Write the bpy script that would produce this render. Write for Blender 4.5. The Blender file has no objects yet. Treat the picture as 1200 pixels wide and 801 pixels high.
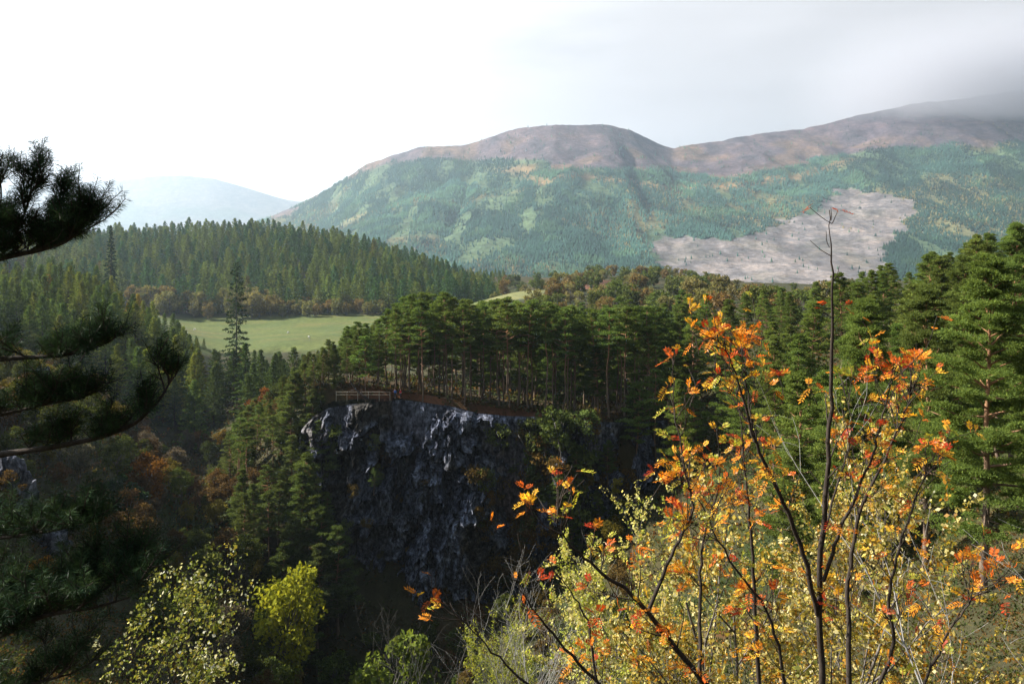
import bpy, math, random
import numpy as np
from mathutils import Vector, Matrix

# ------------------------------------------------------------------ camera, sky, sun, exposure
S = bpy.context.scene
COL = S.collection
F = 933.0                      # focal length in photo pixels (1200 wide)
HZ = 300.0                     # photo row of the horizon
cd = bpy.data.cameras.new("camera"); cam = bpy.data.objects.new("camera", cd); COL.objects.link(cam)
cam.location = (0, 0, 0); cam.rotation_euler = (math.radians(90), 0, 0)
cd.sensor_width = 36.0; cd.lens = 36.0 * F / 1200.0
cd.shift_y = -(400.5 - HZ) / 1200.0
cd.clip_start = 0.05; cd.clip_end = 30000
S.camera = cam
S.view_settings.view_transform = 'Standard'; S.view_settings.look = 'None'
S.view_settings.exposure = 1.55; S.view_settings.gamma = 1.0
S.view_settings.use_curve_mapping = False
S.cycles.use_denoising = True
S.cycles.max_bounces = 6; S.cycles.diffuse_bounces = 2; S.cycles.glossy_bounces = 1
S.cycles.transmission_bounces = 3; S.cycles.volume_bounces = 2; S.cycles.transparent_max_bounces = 6
S.cycles.sample_clamp_indirect = 4.0

SUN_EL, SUN_AZ = math.radians(37), math.radians(-77)     # azimuth from +Y, positive towards +X
SDIR = Vector((math.sin(SUN_AZ) * math.cos(SUN_EL), math.cos(SUN_AZ) * math.cos(SUN_EL), math.sin(SUN_EL)))
ld = bpy.data.lights.new("sun", 'SUN'); sun = bpy.data.objects.new("sun", ld); COL.objects.link(sun)
ld.energy = 5.0; ld.angle = math.radians(0.5); ld.color = (1.0, 0.93, 0.82)
sun.rotation_euler = SDIR.to_track_quat('Z', 'Y').to_euler()

W = bpy.data.worlds.new("World"); S.world = W; W.use_nodes = True
nt = W.node_tree; nt.nodes.clear()
def N(tree, typ, **kw):
    n = tree.nodes.new(typ)
    for k, v in kw.items():
        if k.startswith('i_'):
            key = k[2:]
            n.inputs[int(key) if key.isdigit() else key].default_value = v
        else: setattr(n, k, v)
    return n
def math_n(tree, op, a, b=None, clamp=False):
    n = tree.nodes.new('ShaderNodeMath'); n.operation = op; n.use_clamp = clamp
    for i, x in enumerate((a, b)):
        if x is None: continue
        if isinstance(x, (int, float)): n.inputs[i].default_value = x
        else: tree.links.new(x, n.inputs[i])
    return n.outputs[0]
def ramp(tree, fac, stops, interp='LINEAR'):
    n = tree.nodes.new('ShaderNodeValToRGB'); n.color_ramp.interpolation = interp
    el = n.color_ramp.elements
    while len(el) < len(stops): el.new(0.5)
    for e, (p, c) in zip(el, stops):
        e.position = p
        e.color = (c, c, c, 1) if isinstance(c, (int, float)) else (*c, 1)
    tree.links.new(fac, n.inputs[0]); return n.outputs[0]
def mixc(tree, fac, a, b, mode='MIX'):
    n = tree.nodes.new('ShaderNodeMix'); n.data_type = 'RGBA'; n.blend_type = mode
    for sock, x in ((n.inputs[0], fac), (n.inputs[6], a), (n.inputs[7], b)):
        if isinstance(x, (int, float)): sock.default_value = x
        elif isinstance(x, tuple): sock.default_value = (*x, 1)
        else: tree.links.new(x, sock)
    return n.outputs[2]

sky = N(nt, 'ShaderNodeTexSky', sky_type='NISHITA', sun_disc=False)
sky.sun_elevation = SUN_EL; sky.sun_rotation = SUN_AZ
geo = N(nt, 'ShaderNodeTexCoord')
dot = N(nt, 'ShaderNodeVectorMath', operation='DOT_PRODUCT'); nt.links.new(geo.outputs['Generated'], dot.inputs[0]); dot.inputs[1].default_value = SDIR
sep = N(nt, 'ShaderNodeSeparateXYZ'); nt.links.new(geo.outputs['Generated'], sep.inputs[0])
mp = N(nt, 'ShaderNodeMapping'); mp.inputs['Scale'].default_value = (1.2, 1.2, 5.0); nt.links.new(geo.outputs['Generated'], mp.inputs[0])
cn = N(nt, 'ShaderNodeTexNoise', i_Scale=2.2, i_Detail=7.0, i_Roughness=0.55); nt.links.new(mp.outputs[0], cn.inputs['Vector'])
dot01 = math_n(nt, 'MULTIPLY_ADD', dot.outputs['Value'], 0.5); dot01.node.inputs[2].default_value = 0.5
glow = ramp(nt, dot01, [(0.30, 0.0205), (0.41, 0.0225), (0.60, 0.031), (0.66, 0.037), (0.77, 0.052), (0.86, 0.070), (1.0, 0.11)])
elev = ramp(nt, sep.outputs['Z'], [(0.0, 1.0), (0.31, 0.97), (0.42, 0.62), (0.56, 0.38), (1.0, 0.32)])
below = ramp(nt, math_n(nt, 'ADD', sep.outputs['Z'], 0.5), [(0.40, 0.05), (0.50, 1.0)])
cl = math_n(nt, 'MULTIPLY', glow, elev)
cl = math_n(nt, 'MULTIPLY', cl, below)
cl = math_n(nt, 'MULTIPLY', cl, ramp(nt, cn.outputs['Fac'], [(0.28, 0.84), (0.42, 0.97), (0.55, 1.02), (0.72, 1.12)]))
cl = math_n(nt, 'MULTIPLY', cl, 100.0)
tint = mixc(nt, ramp(nt, dot.outputs['Value'], [(0.1, 0.0), (0.7, 1.0)]), (0.985, 0.975, 1.0), (1.0, 0.995, 0.985))
tint = mixc(nt, ramp(nt, sep.outputs['Z'], [(0.32, 0.0), (0.55, 1.0)]), tint, (0.62, 0.80, 1.0))
cc = mixc(nt, 1.0, tint, cl, 'MULTIPLY')
cover = ramp(nt, cn.outputs['Fac'], [(0.15, 0.975), (0.45, 0.995), (1.0, 1.0)])
bg = N(nt, 'ShaderNodeBackground'); bg.inputs['Strength'].default_value = 0.1
nt.links.new(mixc(nt, cover, sky.outputs[0], cc), bg.inputs[0])
nt.links.new(bg.outputs[0], N(nt, 'ShaderNodeOutputWorld').inputs[0])

# ------------------------------------------------------------------ helpers
def at(px, py, Y):
    return np.array([(px - 600.0) / F * Y, Y, (HZ - py) / F * Y])
def smooth(x): x = np.clip(x, 0, 1); return x * x * (3 - 2 * x)
def _h(x, y, z):
    n = (x.astype(np.int64) * 374761393 + y.astype(np.int64) * 668265263 + z.astype(np.int64) * 2147483647 * 31) & 0xFFFFFFFF
    n = ((n ^ (n >> 13)) * 1274126177) & 0xFFFFFFFF
    n = ((n ^ (n >> 16)) * 2246822519) & 0xFFFFFFFF
    return ((n ^ (n >> 15)) & 0xFFFFFF) / float(0xFFFFFF)
def vnoise(p):
    p = np.asarray(p, float); i = np.floor(p).astype(np.int64); f = p - i; f = f * f * (3 - 2 * f)
    r = 0
    for dx in (0, 1):
        for dy in (0, 1):
            for dz in (0, 1):
                w = (f[..., 0] if dx else 1 - f[..., 0]) * (f[..., 1] if dy else 1 - f[..., 1]) * (f[..., 2] if dz else 1 - f[..., 2])
                r = r + w * _h(i[..., 0] + dx, i[..., 1] + dy, i[..., 2] + dz)
    return r * 2 - 1
def fbm(p, o=4, g=0.5, l=2.03):
    p = np.asarray(p, float); a = 1.0; r = 0
    for k in range(o): r = r + a * vnoise(p + 17.3 * k); a *= g; p = p * l
    return r
def cells(p, rough=1.0):
    """Voronoi: random value of the nearest cell, and vector to its centre."""
    i = np.floor(p).astype(np.int64); best = np.full(p.shape[:-1], 9.0); val = np.zeros_like(best); off = np.zeros_like(p)
    for dx in (-1, 0, 1):
        for dy in (-1, 0, 1):
            for dz in (-1, 0, 1):
                j = i + np.array([dx, dy, dz])
                c = j + np.stack([_h(j[..., 0], j[..., 1], j[..., 2] + 7), _h(j[..., 0] + 5, j[..., 1], j[..., 2]), _h(j[..., 0], j[..., 1] + 9, j[..., 2])], -1)
                d = ((p - c) ** 2).sum(-1); m = d < best
                best = np.where(m, d, best); val = np.where(m, _h(j[..., 0] + 3, j[..., 1] + 1, j[..., 2] + 2), val)
                off = np.where(m[..., None], p - c, off)
    return val, off
def unit(v): return v / np.maximum(np.linalg.norm(v, axis=-1, keepdims=True), 1e-9)
def rdir(rng, n): return unit(rng.normal(size=(n, 3)))

class B:
    def __init__(s): s.v = []; s.f = []; s.m = []; s.c = []; s.n = 0; s.hc = False
    def add(s, V, Fa, mat=0, col=None):
        V = np.asarray(V, float).reshape(-1, 3); Fa = np.asarray(Fa, np.int64)
        s.v.append(V); s.f.append(Fa + s.n); s.m.append(np.full(len(Fa), mat, np.int32)); s.n += len(V)
        if col is None: c = np.ones((len(V), 3))
        else:
            s.hc = True; c = np.broadcast_to(np.asarray(col, float), (len(V), 3))
        s.c.append(c)
    def mesh(s, name, mats, smooth_=False):
        V = np.concatenate(s.v); me = bpy.data.meshes.new(name)
        tot = np.concatenate([np.full(len(f), f.shape[1], np.int32) for f in s.f])
        loops = np.concatenate([f.ravel() for f in s.f]).astype(np.int32)
        start = np.concatenate([[0], np.cumsum(tot)[:-1]]).astype(np.int32)
        me.vertices.add(len(V)); me.vertices.foreach_set('co', V.astype(np.float32).ravel())
        me.loops.add(len(loops)); me.loops.foreach_set('vertex_index', loops)
        me.polygons.add(len(tot)); me.polygons.foreach_set('loop_start', start)
        me.polygons.foreach_set('material_index', np.concatenate(s.m))
        me.polygons.foreach_set('use_smooth', np.full(len(tot), smooth_))
        if s.hc:
            c = np.concatenate(s.c); a = me.color_attributes.new('Col', 'FLOAT_COLOR', 'POINT')
            a.data.foreach_set('color', np.concatenate([c, np.ones((len(c), 1))], 1).astype(np.float32).ravel())
        me.update(calc_edges=True)
        for m in mats: me.materials.append(m)
        return me
    def build(s, name, mats, parent=None, smooth_=False):
        o = bpy.data.objects.new(name, s.mesh(name, mats, smooth_)); COL.objects.link(o)
        if parent: o.parent = parent
        return o
    def tube(s, P, R, n=6, mat=0, col=None, cap=True):
        P = np.asarray(P, float); R = np.broadcast_to(np.asarray(R, float), (len(P),))
        T = unit(np.gradient(P, axis=0)); ref = np.array([0.31, 0.87, 0.2]) if abs(T[0, 2]) > 0.6 else np.array([0., 0.1, 1.])
        A = unit(np.cross(T, ref)); Bn = np.cross(T, A)
        a = np.linspace(0, 2 * np.pi, n, endpoint=False)
        V = P[:, None] + R[:, None, None] * (A[:, None] * np.cos(a)[:, None] + Bn[:, None] * np.sin(a)[:, None])
        k = len(P); i = np.arange(k - 1)[:, None] * n; j = np.arange(n)[None]
        Fq = np.stack([i + j, i + (j + 1) % n, i + n + (j + 1) % n, i + n + j], -1).reshape(-1, 4)
        s.add(V, Fq, mat, col)
        if cap:
            s.f.append(np.arange(s.n - n, s.n)[None]); s.m.append(np.array([mat], np.int32))
    def box(s, c, d, mat=0, col=None, R=None):
        h = np.array(d) / 2; V = np.array([[x, y, z] for x in (-1, 1) for y in (-1, 1) for z in (-1, 1)]) * h
        if R is not None: V = V @ np.array(R).T
        s.add(V + np.array(c), [[0, 1, 3, 2], [4, 6, 7, 5], [0, 4, 5, 1], [2, 3, 7, 6], [0, 2, 6, 4], [1, 5, 7, 3]], mat, col)
    def diamonds(s, C, A, Bv, mat=0, col=None):
        n = len(C); V = np.stack([C - A, C + Bv, C + A, C - Bv], 1)
        if col is not None and np.ndim(col) == 2: col = np.repeat(col, 4, 0)
        s.add(V.reshape(-1, 3), np.arange(4 * n).reshape(n, 4), mat, col)
    def leaves(s, rng, C, L, Wd, D=None, spread=1.0, mat=0, col=None):
        """leaf shaped faces at C, pointing along D (blurred by spread)."""
        n = len(C); d = rdir(rng, n) * spread + (0 if D is None else D); d = unit(d)
        b = unit(np.cross(d, rdir(rng, n)))
        L = np.asarray(L) * rng.uniform(.7, 1.25, n); Wd = np.asarray(Wd) * rng.uniform(.7, 1.25, n)
        s.diamonds(C, d * L[:, None] / 2, b * Wd[:, None] / 2, mat, col)

def tag(o, label=None, cat=None, group=None, kind=None):
    if label: o['label'] = label
    if cat: o['category'] = cat
    if group: o['group'] = group
    if kind: o['kind'] = kind
    return o
def empty(name, loc, label=None, cat=None, group=None):
    o = bpy.data.objects.new(name, None); COL.objects.link(o); o.location = loc; o.empty_display_size = 0.3
    return tag(o, label, cat, group)

# ------------------------------------------------------------------ materials
def mat(name):
    m = bpy.data.materials.new(name); m.use_nodes = True; t = m.node_tree; t.nodes.clear()
    return m, t, t.nodes.new('ShaderNodeOutputMaterial')
def principled(t, out, col, rough=0.9, spec=0.2, bump=None, bs=0.4, bd=0.05):
    p = t.nodes.new('ShaderNodeBsdfPrincipled'); p.inputs['Roughness'].default_value = rough
    p.inputs['Specular IOR Level'].default_value = spec
    if isinstance(col, tuple): p.inputs['Base Color'].default_value = (*col, 1)
    else: t.links.new(col, p.inputs['Base Color'])
    if bump is not None:
        b = t.nodes.new('ShaderNodeBump'); b.inputs['Strength'].default_value = bs; b.inputs['Distance'].default_value = bd
        t.links.new(bump, b.inputs['Height']); t.links.new(b.outputs[0], p.inputs['Normal'])
    t.links.new(p.outputs[0], out.inputs[0]); return p
def noise(t, scale, detail=4, rough=0.55, coord='Position', sc=None):
    if coord == 'Position': v = t.nodes.new('ShaderNodeNewGeometry').outputs['Position']
    else: v = t.nodes.new('ShaderNodeTexCoord').outputs[coord]
    if sc:
        m = t.nodes.new('ShaderNodeMapping'); m.inputs['Scale'].default_value = sc; t.links.new(v, m.inputs[0]); v = m.outputs[0]
    n = t.nodes.new('ShaderNodeTexNoise'); n.inputs['Scale'].default_value = scale; n.inputs['Detail'].default_value = detail; n.inputs['Roughness'].default_value = rough
    t.links.new(v, n.inputs['Vector']); return n.outputs['Fac']
def foliage(name, source='object', transl=0.3, vary=0.5, nscale=0.6, gloss=0.0, fix=None, face=True):
    m, t, out = mat(name)
    if source == 'object': c = t.nodes.new('ShaderNodeObjectInfo').outputs['Color']
    elif source == 'attr':
        a = t.nodes.new('ShaderNodeVertexColor'); a.layer_name = 'Col'; c = a.outputs['Color']
    else:
        r = t.nodes.new('ShaderNodeRGB'); r.outputs[0].default_value = (*fix, 1); c = r.outputs[0]
    n = noise(t, nscale, 3)
    c = mixc(t, 1.0, c, ramp(t, n, [(0.3, 1 - vary), (0.7, 1 + vary * .8)]), 'MULTIPLY')
    if face:
        g = t.nodes.new('ShaderNodeNewGeometry').outputs['Random Per Island']
        c = mixc(t, 1.0, c, ramp(t, g, [(0, (0.62, 0.68, 0.7)), (0.5, (1.0, 1.0, 1.0)), (1, (1.38, 1.28, 1.0))]), 'MULTIPLY')
    d = t.nodes.new('ShaderNodeBsdfDiffuse'); t.links.new(c, d.inputs[0])
    sh = d.outputs[0]
    if transl:
        tr = t.nodes.new('ShaderNodeBsdfTranslucent'); t.links.new(mixc(t, 1.0, c, (1.25, 1.2, 0.7), 'MULTIPLY'), tr.inputs[0])
        mx = t.nodes.new('ShaderNodeMixShader'); mx.inputs[0].default_value = transl
        t.links.new(sh, mx.inputs[1]); t.links.new(tr.outputs[0], mx.inputs[2]); sh = mx.outputs[0]
    if gloss:
        gl = t.nodes.new('ShaderNodeBsdfGlossy'); gl.inputs['Roughness'].default_value = 0.35
        mx = t.nodes.new('ShaderNodeMixShader'); mx.inputs[0].default_value = gloss
        t.links.new(sh, mx.inputs[1]); t.links.new(gl.outputs[0], mx.inputs[2]); sh = mx.outputs[0]
    t.links.new(sh, out.inputs[0]); return m
def bark(name, lo, hi, z0=None, top=None, scale=6.0):
    m, t, out = mat(name)
    n = noise(t, scale, 5, 0.6, 'Object', (1, 1, .25))
    c = ramp(t, n, [(0.3, lo), (0.7, hi)])
    if top:
        g = t.nodes.new('ShaderNodeTexCoord').outputs['Generated']; s = t.nodes.new('ShaderNodeSeparateXYZ'); t.links.new(g, s.inputs[0])
        c = mixc(t, ramp(t, s.outputs['Z'], [(0.3, 0.0), (0.65, 1.0)]), c, top)
    principled(t, out, c, 0.92, 0.15, n, 0.6, 0.02); return m

M = {}
M['leaf'] = foliage('leaf_foliage', 'object', 0.33, 0.42, 0.5)
M['needle'] = foliage('needle_foliage', 'object', 0.38, 0.36, 0.45)
M['attrleaf'] = foliage('autumn_leaf', 'attr', 0.42, 0.15, 2.0, 0.012)
M['near_needle'] = foliage('near_needle', 'attr', 0.10, 0.3, 3.0, 0.006)
M['far_tree'] = foliage('far_forest', 'attr', 0.15, 0.35, 0.006, face=False)
M['under'] = foliage('undergrowth', 'attr', 0.25, 0.3, 0.3)
M['bark_pine'] = bark('pine_bark', (0.085, 0.062, 0.048), (0.20, 0.145, 0.105), top=(0.30, 0.16, 0.085))
M['bark_dark'] = bark('dark_bark', (0.022, 0.017, 0.014), (0.06, 0.048, 0.04), scale=25)
M['bark_grey'] = bark('grey_bark', (0.06, 0.055, 0.05), (0.16, 0.15, 0.14))
M['bark_birch'] = bark('birch_bark', (0.035, 0.028, 0.025), (0.22, 0.20, 0.18), scale=14)
M['lichen'] = bark('lichen_bark', (0.16, 0.15, 0.14), (0.36, 0.35, 0.33), scale=20)
M['wood'] = bark('weathered_wood', (0.24, 0.21, 0.16), (0.42, 0.37, 0.29), scale=12)
def plain(name, c, r=0.8):
    m, t, out = mat(name); n = noise(t, 30, 3, .5, 'Object')
    principled(t, out, mixc(t, 1.0, c, ramp(t, n, [(0.3, .8), (0.7, 1.15)]), 'MULTIPLY'), r, .2); return m

# ground: colour attribute carries what grows there, noise breaks it up
m, t, out = mat('ground_cover')
a = t.nodes.new('ShaderNodeVertexColor'); a.layer_name = 'Col'
n1 = noise(t, 0.35, 6, .65); n2 = noise(t, 3.0, 4, .6); n3 = noise(t, 0.04, 3)
c = mixc(t, 1.0, a.outputs[0], ramp(t, n1, [(0.3, (0.6, 0.62, 0.6)), (0.55, (1.0, 1.0, 1.0)), (0.75, (1.4, 1.25, 1.05))]), 'MULTIPLY')
c = mixc(t, 1.0, c, ramp(t, n3, [(0.35, (0.85, 0.9, 0.85)), (0.65, (1.15, 1.08, 0.95))]), 'MULTIPLY')
c = mixc(t, 1.0, c, ramp(t, n2, [(0.3, 0.75), (0.7, 1.2)]), 'MULTIPLY')
principled(t, out, c, 0.95, 0.1, n2, 0.5, 0.15); M['ground'] = m
# mountain
m, t, out = mat('mountain_cover')
a = t.nodes.new('ShaderNodeVertexColor'); a.layer_name = 'Col'
n1 = noise(t, 0.012, 7, .65); n2 = noise(t, 0.06, 5, .7); n3 = noise(t, 0.02, 5, .6, sc=(1, .5, 3.0))
c = mixc(t, 1.0, a.outputs[0], ramp(t, n1, [(0.3, (0.6, 0.62, 0.66)), (0.5, (1.0, 1.0, 1.0)), (0.72, (1.5, 1.35, 1.2))]), 'MULTIPLY')
c = mixc(t, 1.0, c, ramp(t, n2, [(0.28, 0.55), (0.5, 1.0), (0.72, 1.55)]), 'MULTIPLY')
c = mixc(t, 1.0, c, ramp(t, n3, [(0.3, 0.75), (0.7, 1.25)]), 'MULTIPLY')
principled(t, out, c, 0.95, 0.05, n2, 0.6, 8.0); M['mountain'] = m
# rock
m, t, out = mat('dark_cliff_rock')
a = t.nodes.new('ShaderNodeVertexColor'); a.layer_name = 'Col'
n1 = noise(t, 0.5, 6, .65); n2 = noise(t, 1.6, 7, .7, sc=(1, 1, .55)); n3 = noise(t, 6, 4, .7)
c = mixc(t, 1.0, a.outputs[0], ramp(t, n2, [(0.36, (0.12, 0.12, 0.14)), (0.47, (0.5, 0.5, 0.52)), (0.56, (1.2, 1.2, 1.2)), (0.68, (2.2, 2.2, 2.2))]), 'MULTIPLY')
c = mixc(t, 1.0, c, ramp(t, n1, [(0.36, 0.35), (0.6, 1.2)]), 'MULTIPLY')
c = mixc(t, ramp(t, n1, [(0.60, 0.0), (0.72, 0.75)]), c, (0.035, 0.04, 0.018))
c = mixc(t, 1.0, c, ramp(t, n3, [(0.3, 0.7), (0.7, 1.3)]), 'MULTIPLY')
principled(t, out, c, 0.93, 0.08, n2, 0.9, 0.4); M['rock'] = m

# ------------------------------------------------------------------ terrain
CP = [  # photo column, photo row of bare ground, distance
 (600, 1420, 1.5), (-300, 1380, 1.6), (1500, 1380, 1.6), (600, 1260, 4), (0, 1200, 4), (1200, 1240, 4), (600, 1120, 7.5), (1000, 1090, 7.5), (200, 1090, 7.5), (-300, 980, 8), (1500, 1000, 8),
 (600, 1060, 14), (200, 1010, 14), (1000, 1030, 14), (-200, 800, 14), (1400, 900, 14), (900, 880, 30), (700, 960, 30), (300, 930, 30), (1200, 760, 30), (0, 800, 35),
 (1150, 690, 40), (1210, 620, 45), (1400, 560, 40), (1000, 730, 60), (600, 900, 50), (100, 780, 60), (300, 850, 60), (-300, 480, 60),
 (850, 670, 90), (760, 660, 118), (1185, 440, 92), (1350, 400, 90), (1040, 425, 130), (1000, 560, 90), (920, 520, 120), (900, 450, 160), (830, 425, 190), (1200, 360, 150), (1100, 385, 170), (1000, 385, 220),
 (770, 438, 210), (640, 448, 225), (500, 446, 225), (430, 452, 230),
 (0, 560, 90), (20, 640, 80), (100, 610, 100), (200, 690, 100), (0, 455, 150), (60, 480, 140), (130, 510, 140), (200, 575, 140), (250, 660, 128), (300, 710, 120), (-250, 240, 150), (-450, 195, 150), (-80, 400, 150), (-250, 310, 90), (-450, 240, 90), (-250, 285, 200), (-120, 560, 60),  # unseen ground off the left edge is raised to shade the gorge
 (270, 545, 190), (330, 765, 125), (450, 765, 128), (560, 768, 126), (620, 765, 120), (690, 740, 112), (500, 900, 85), (600, 640, 150), (392, 478, 152), (355, 498, 150), (315, 525, 152), (280, 560, 155), (330, 600, 138), (292, 620, 136), (250, 600, 165),
 (0, 375, 260), (110, 378, 270), (160, 418, 260), (210, 470, 245), (275, 472, 230), (350, 462, 250), (280, 440, 310), (-250, 330, 260),
 (120, 345, 380), (0, 335, 380), (230, 402, 375), (330, 403, 375), (430, 400, 380), (540, 385, 380), (330, 370, 545), (430, 369, 545), (220, 372, 545), (120, 352, 545), (520, 362, 545),
 (300, 279, 850), (200, 280, 850), (130, 285, 850), (0, 287, 850), (-250, 290, 850), (370, 283, 830), (430, 300, 800), (500, 321, 780), (560, 341, 750), (605, 352, 650),
 (610, 354, 430), (680, 354, 430), (610, 341, 540), (690, 339, 540), (800, 346, 430), (900, 340, 430), (800, 330, 620), (950, 335, 600), (700, 326, 700), (1200, 325, 430), (1400, 320, 430), (1200, 325, 700), (600, 330, 800),
 (0, 340, 1300), (300, 345, 1300), (600, 343, 1300), (900, 343, 1300), (1300, 343, 1300), (-300, 340, 1300),
 (0, 326, 2600), (600, 326, 2600), (1200, 326, 2600), (-300, 326, 2600), (1500, 326, 2600), (600, 308, 11000), (-300, 308, 11000), (1500, 308, 11000)]
cp = np.array(CP, float)
cu = np.stack([(cp[:, 0] - 600) / F * 2.2, np.log(cp[:, 2])], 1); cs = (HZ - cp[:, 1]) / F
def _k(d2): return 0.5 * d2 * np.log(d2 + 1e-12)
_n = len(cp); _A = np.zeros((_n + 3, _n + 3))
_A[:_n, :_n] = _k(((cu[:, None] - cu[None]) ** 2).sum(-1)) + np.eye(_n) * 2e-4
_A[:_n, _n] = 1; _A[:_n, _n + 1:] = cu; _A[_n, :_n] = 1; _A[_n + 1:, :_n] = cu.T
_w = np.linalg.solve(_A, np.concatenate([cs, np.zeros(3)]))
def edge(X):
    return 143.2 + np.clip(-36 - X, 0, 40) * 1.3 + np.clip(X - 20, 0, 40) * 0.6
def Hplat(X, Y): return -25.1 - 0.135 * (X + 20) - 0.11 * (Y - 145).clip(0, 60) + np.clip(X - 16, 0, 30) * 0.2
def H(X, Y, rough=True):
    X = np.asarray(X, float); Y = np.asarray(Y, float); sh = X.shape
    x = X.ravel(); y = np.maximum(Y.ravel(), 0.4); u = np.stack([x / y * 2.2, np.log(y)], 1); r = np.zeros(len(x))
    for k in range(0, len(x), 20000):
        q = u[k:k + 20000]; r[k:k + 20000] = _k(((q[:, None] - cu[None]) ** 2).sum(-1)) @ _w[:_n] + _w[_n] + q @ _w[_n + 1:]
    z = (r * y)
    m = smooth((y - edge(x)) / 2.0) * (1 - smooth((y - 185) / 45)) * smooth((x + 47) / 13) * (1 - smooth((x - 30) / 18))
    z = z * (1 - m) + Hplat(x, y) * m
    if rough:
        a = np.clip(y / 60, 0.02, 1.0) * (1 - 0.8 * m)
        fld = smooth((y - 350) / 40) * (1 - smooth((y - 560) / 40))
        z = z + a * (1 - .8 * fld) * (1.3 * fbm(np.stack([x / 18, y / 18, 0 * x], 1), 4))
    return z.reshape(sh)
def h1(x, y): return float(H(np.array([x]), np.array([y]))[0])

th = np.tan(np.radians(np.linspace(-58, 58, 330))); ry = np.exp(np.linspace(math.log(0.6), math.log(11800), 530))
T_, Y_ = np.meshgrid(th, ry); X_ = T_ * Y_; Z_ = H(X_, Y_)
PX = 600 + T_ * F
nz = fbm(np.stack([X_ / 9, Y_ / 9, 0 * X_], -1), 3)
C = np.zeros(X_.shape + (3,)); C[:] = (0.045, 0.042, 0.022)
def blend(mask, col):
    global C
    C = C * (1 - mask[..., None]) + np.array(col) * mask[..., None]
blend(smooth((nz - 0.1) * 2), (0.030, 0.040, 0.014))
blend(smooth((nz + .75) * -2 + 0.2), (0.09, 0.045, 0.02))
onp = smooth((Y_ - edge(X_) + 3) / 3) * (1 - smooth((Y_ - 175) / 20)) * smooth((X_ + 35) / 4) * (1 - smooth((X_ - 24) / 10))
blend(onp * .9, (0.05, 0.034, 0.018)); blend(onp * (1 - smooth((Y_ - edge(X_) - 3 - 2 * nz) / 3)), (0.15, 0.066, 0.036)); blend(onp * smooth(nz * 2.2 + .3) * .8, (0.045, 0.05, 0.022))
fm = smooth((Y_ - 352 - 10 * nz) / 10) * (1 - smooth((Y_ - 546 - 6 * nz) / 6)) * smooth((PX - 150) / 30) * (1 - smooth((PX - 560) / 40))
blend(fm, (0.085, 0.108, 0.036))
blend(fm * smooth(fbm(np.stack([X_ / 30, Y_ / 12, 0 * X_], -1), 3) * 1.5 - .1) * .7, (0.12, 0.115, 0.045))
fm2 = smooth((Y_ - 440) / 15) * (1 - smooth((Y_ - 540) / 10)) * smooth((PX - 568) / 10) * (1 - smooth((PX - 632) / 14))
blend(fm2, (0.15, 0.155, 0.07))
hm = smooth((Y_ - 540) / 10) * (1 - smooth((Y_ - 640) / 30)) * smooth((PX - 588) / 10) * (1 - smooth((PX - 700) / 30))
blend(hm, (0.115, 0.052, 0.035))
b = B(); rows, cols = X_.shape
i = np.arange(rows - 1)[:, None] * cols; j = np.arange(cols - 1)[None]
GQ = lambda r, c: (np.stack([(np.arange(r - 1)[:, None] * c + np.arange(c - 1)[None]), (np.arange(r - 1)[:, None] * c + np.arange(c - 1)[None] + 1), (np.arange(r - 1)[:, None] * c + np.arange(c - 1)[None] + c + 1), (np.arange(r - 1)[:, None] * c + np.arange(c - 1)[None] + c)], -1).reshape(-1, 4))
b.add(np.stack([X_, Y_, Z_], -1), GQ(rows, cols), 0, C.reshape(-1, 3))
tag(b.build('ground', [M['ground']], smooth_=True), 'leaf littered gorge sides, plateau and green valley fields', 'ground', kind='structure')
# the hillside the photographer stands on, its unseen rise added to darken the gorge
gx, gy = np.meshgrid(np.linspace(-160, 160, 81), np.linspace(-140, 0.75, 50))
gz = -1.9 - 0.5 * gy + 0.25 * fbm(np.stack([gx / 9, gy / 9, 0 * gx], -1), 3) * np.clip(-gy / 6, 0, 4)
hb = h1(0, 0.9); gz = gz - 0.3
b = B(); b.add(np.stack([gx, gy, gz], -1), GQ(50, 81), 0, (0.04, 0.04, 0.02))
tag(b.build('hillside', [M['ground']], smooth_=True), 'steep unseen hillside behind the viewpoint', 'hillside', kind='structure')

# ------------------------------------------------------------------ mountains
def interp(px, tab):
    tab = np.array(tab, float); return np.interp(px, tab[:, 0], tab[:, 1])
CREST = [(-300, 300), (100, 296), (240, 278), (310, 256), (350, 240), (385, 222), (430, 192), (490, 171), (520, 168), (545, 167), (570, 158), (610, 148), (650, 144), (680, 147), (705, 147), (740, 153), (765, 164), (790, 173), (830, 166), (870, 158), (920, 152), (970, 144), (1020, 132), (1080, 122), (1150, 112), (1200, 106), (1350, 90), (1700, 110)]
def pip(px, py, poly):
    r = np.zeros(px.shape, bool); n = len(poly)
    for k in range(n):
        x1, y1 = poly[k]; x2, y2 = poly[(k + 1) % n]
        c = ((y1 > py) != (y2 > py)) & (px < (x2 - x1) * (py - y1) / (y2 - y1 + 1e-9) + x1); r ^= c
    return r
CLEAR = [(758, 276), (820, 279), (862, 280), (900, 266), (942, 254), (958, 236), (985, 221), (1025, 224), (1076, 232), (1066, 262), (1042, 290), (1036, 318), (1000, 345), (905, 345), (815, 335), (770, 310)]
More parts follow.
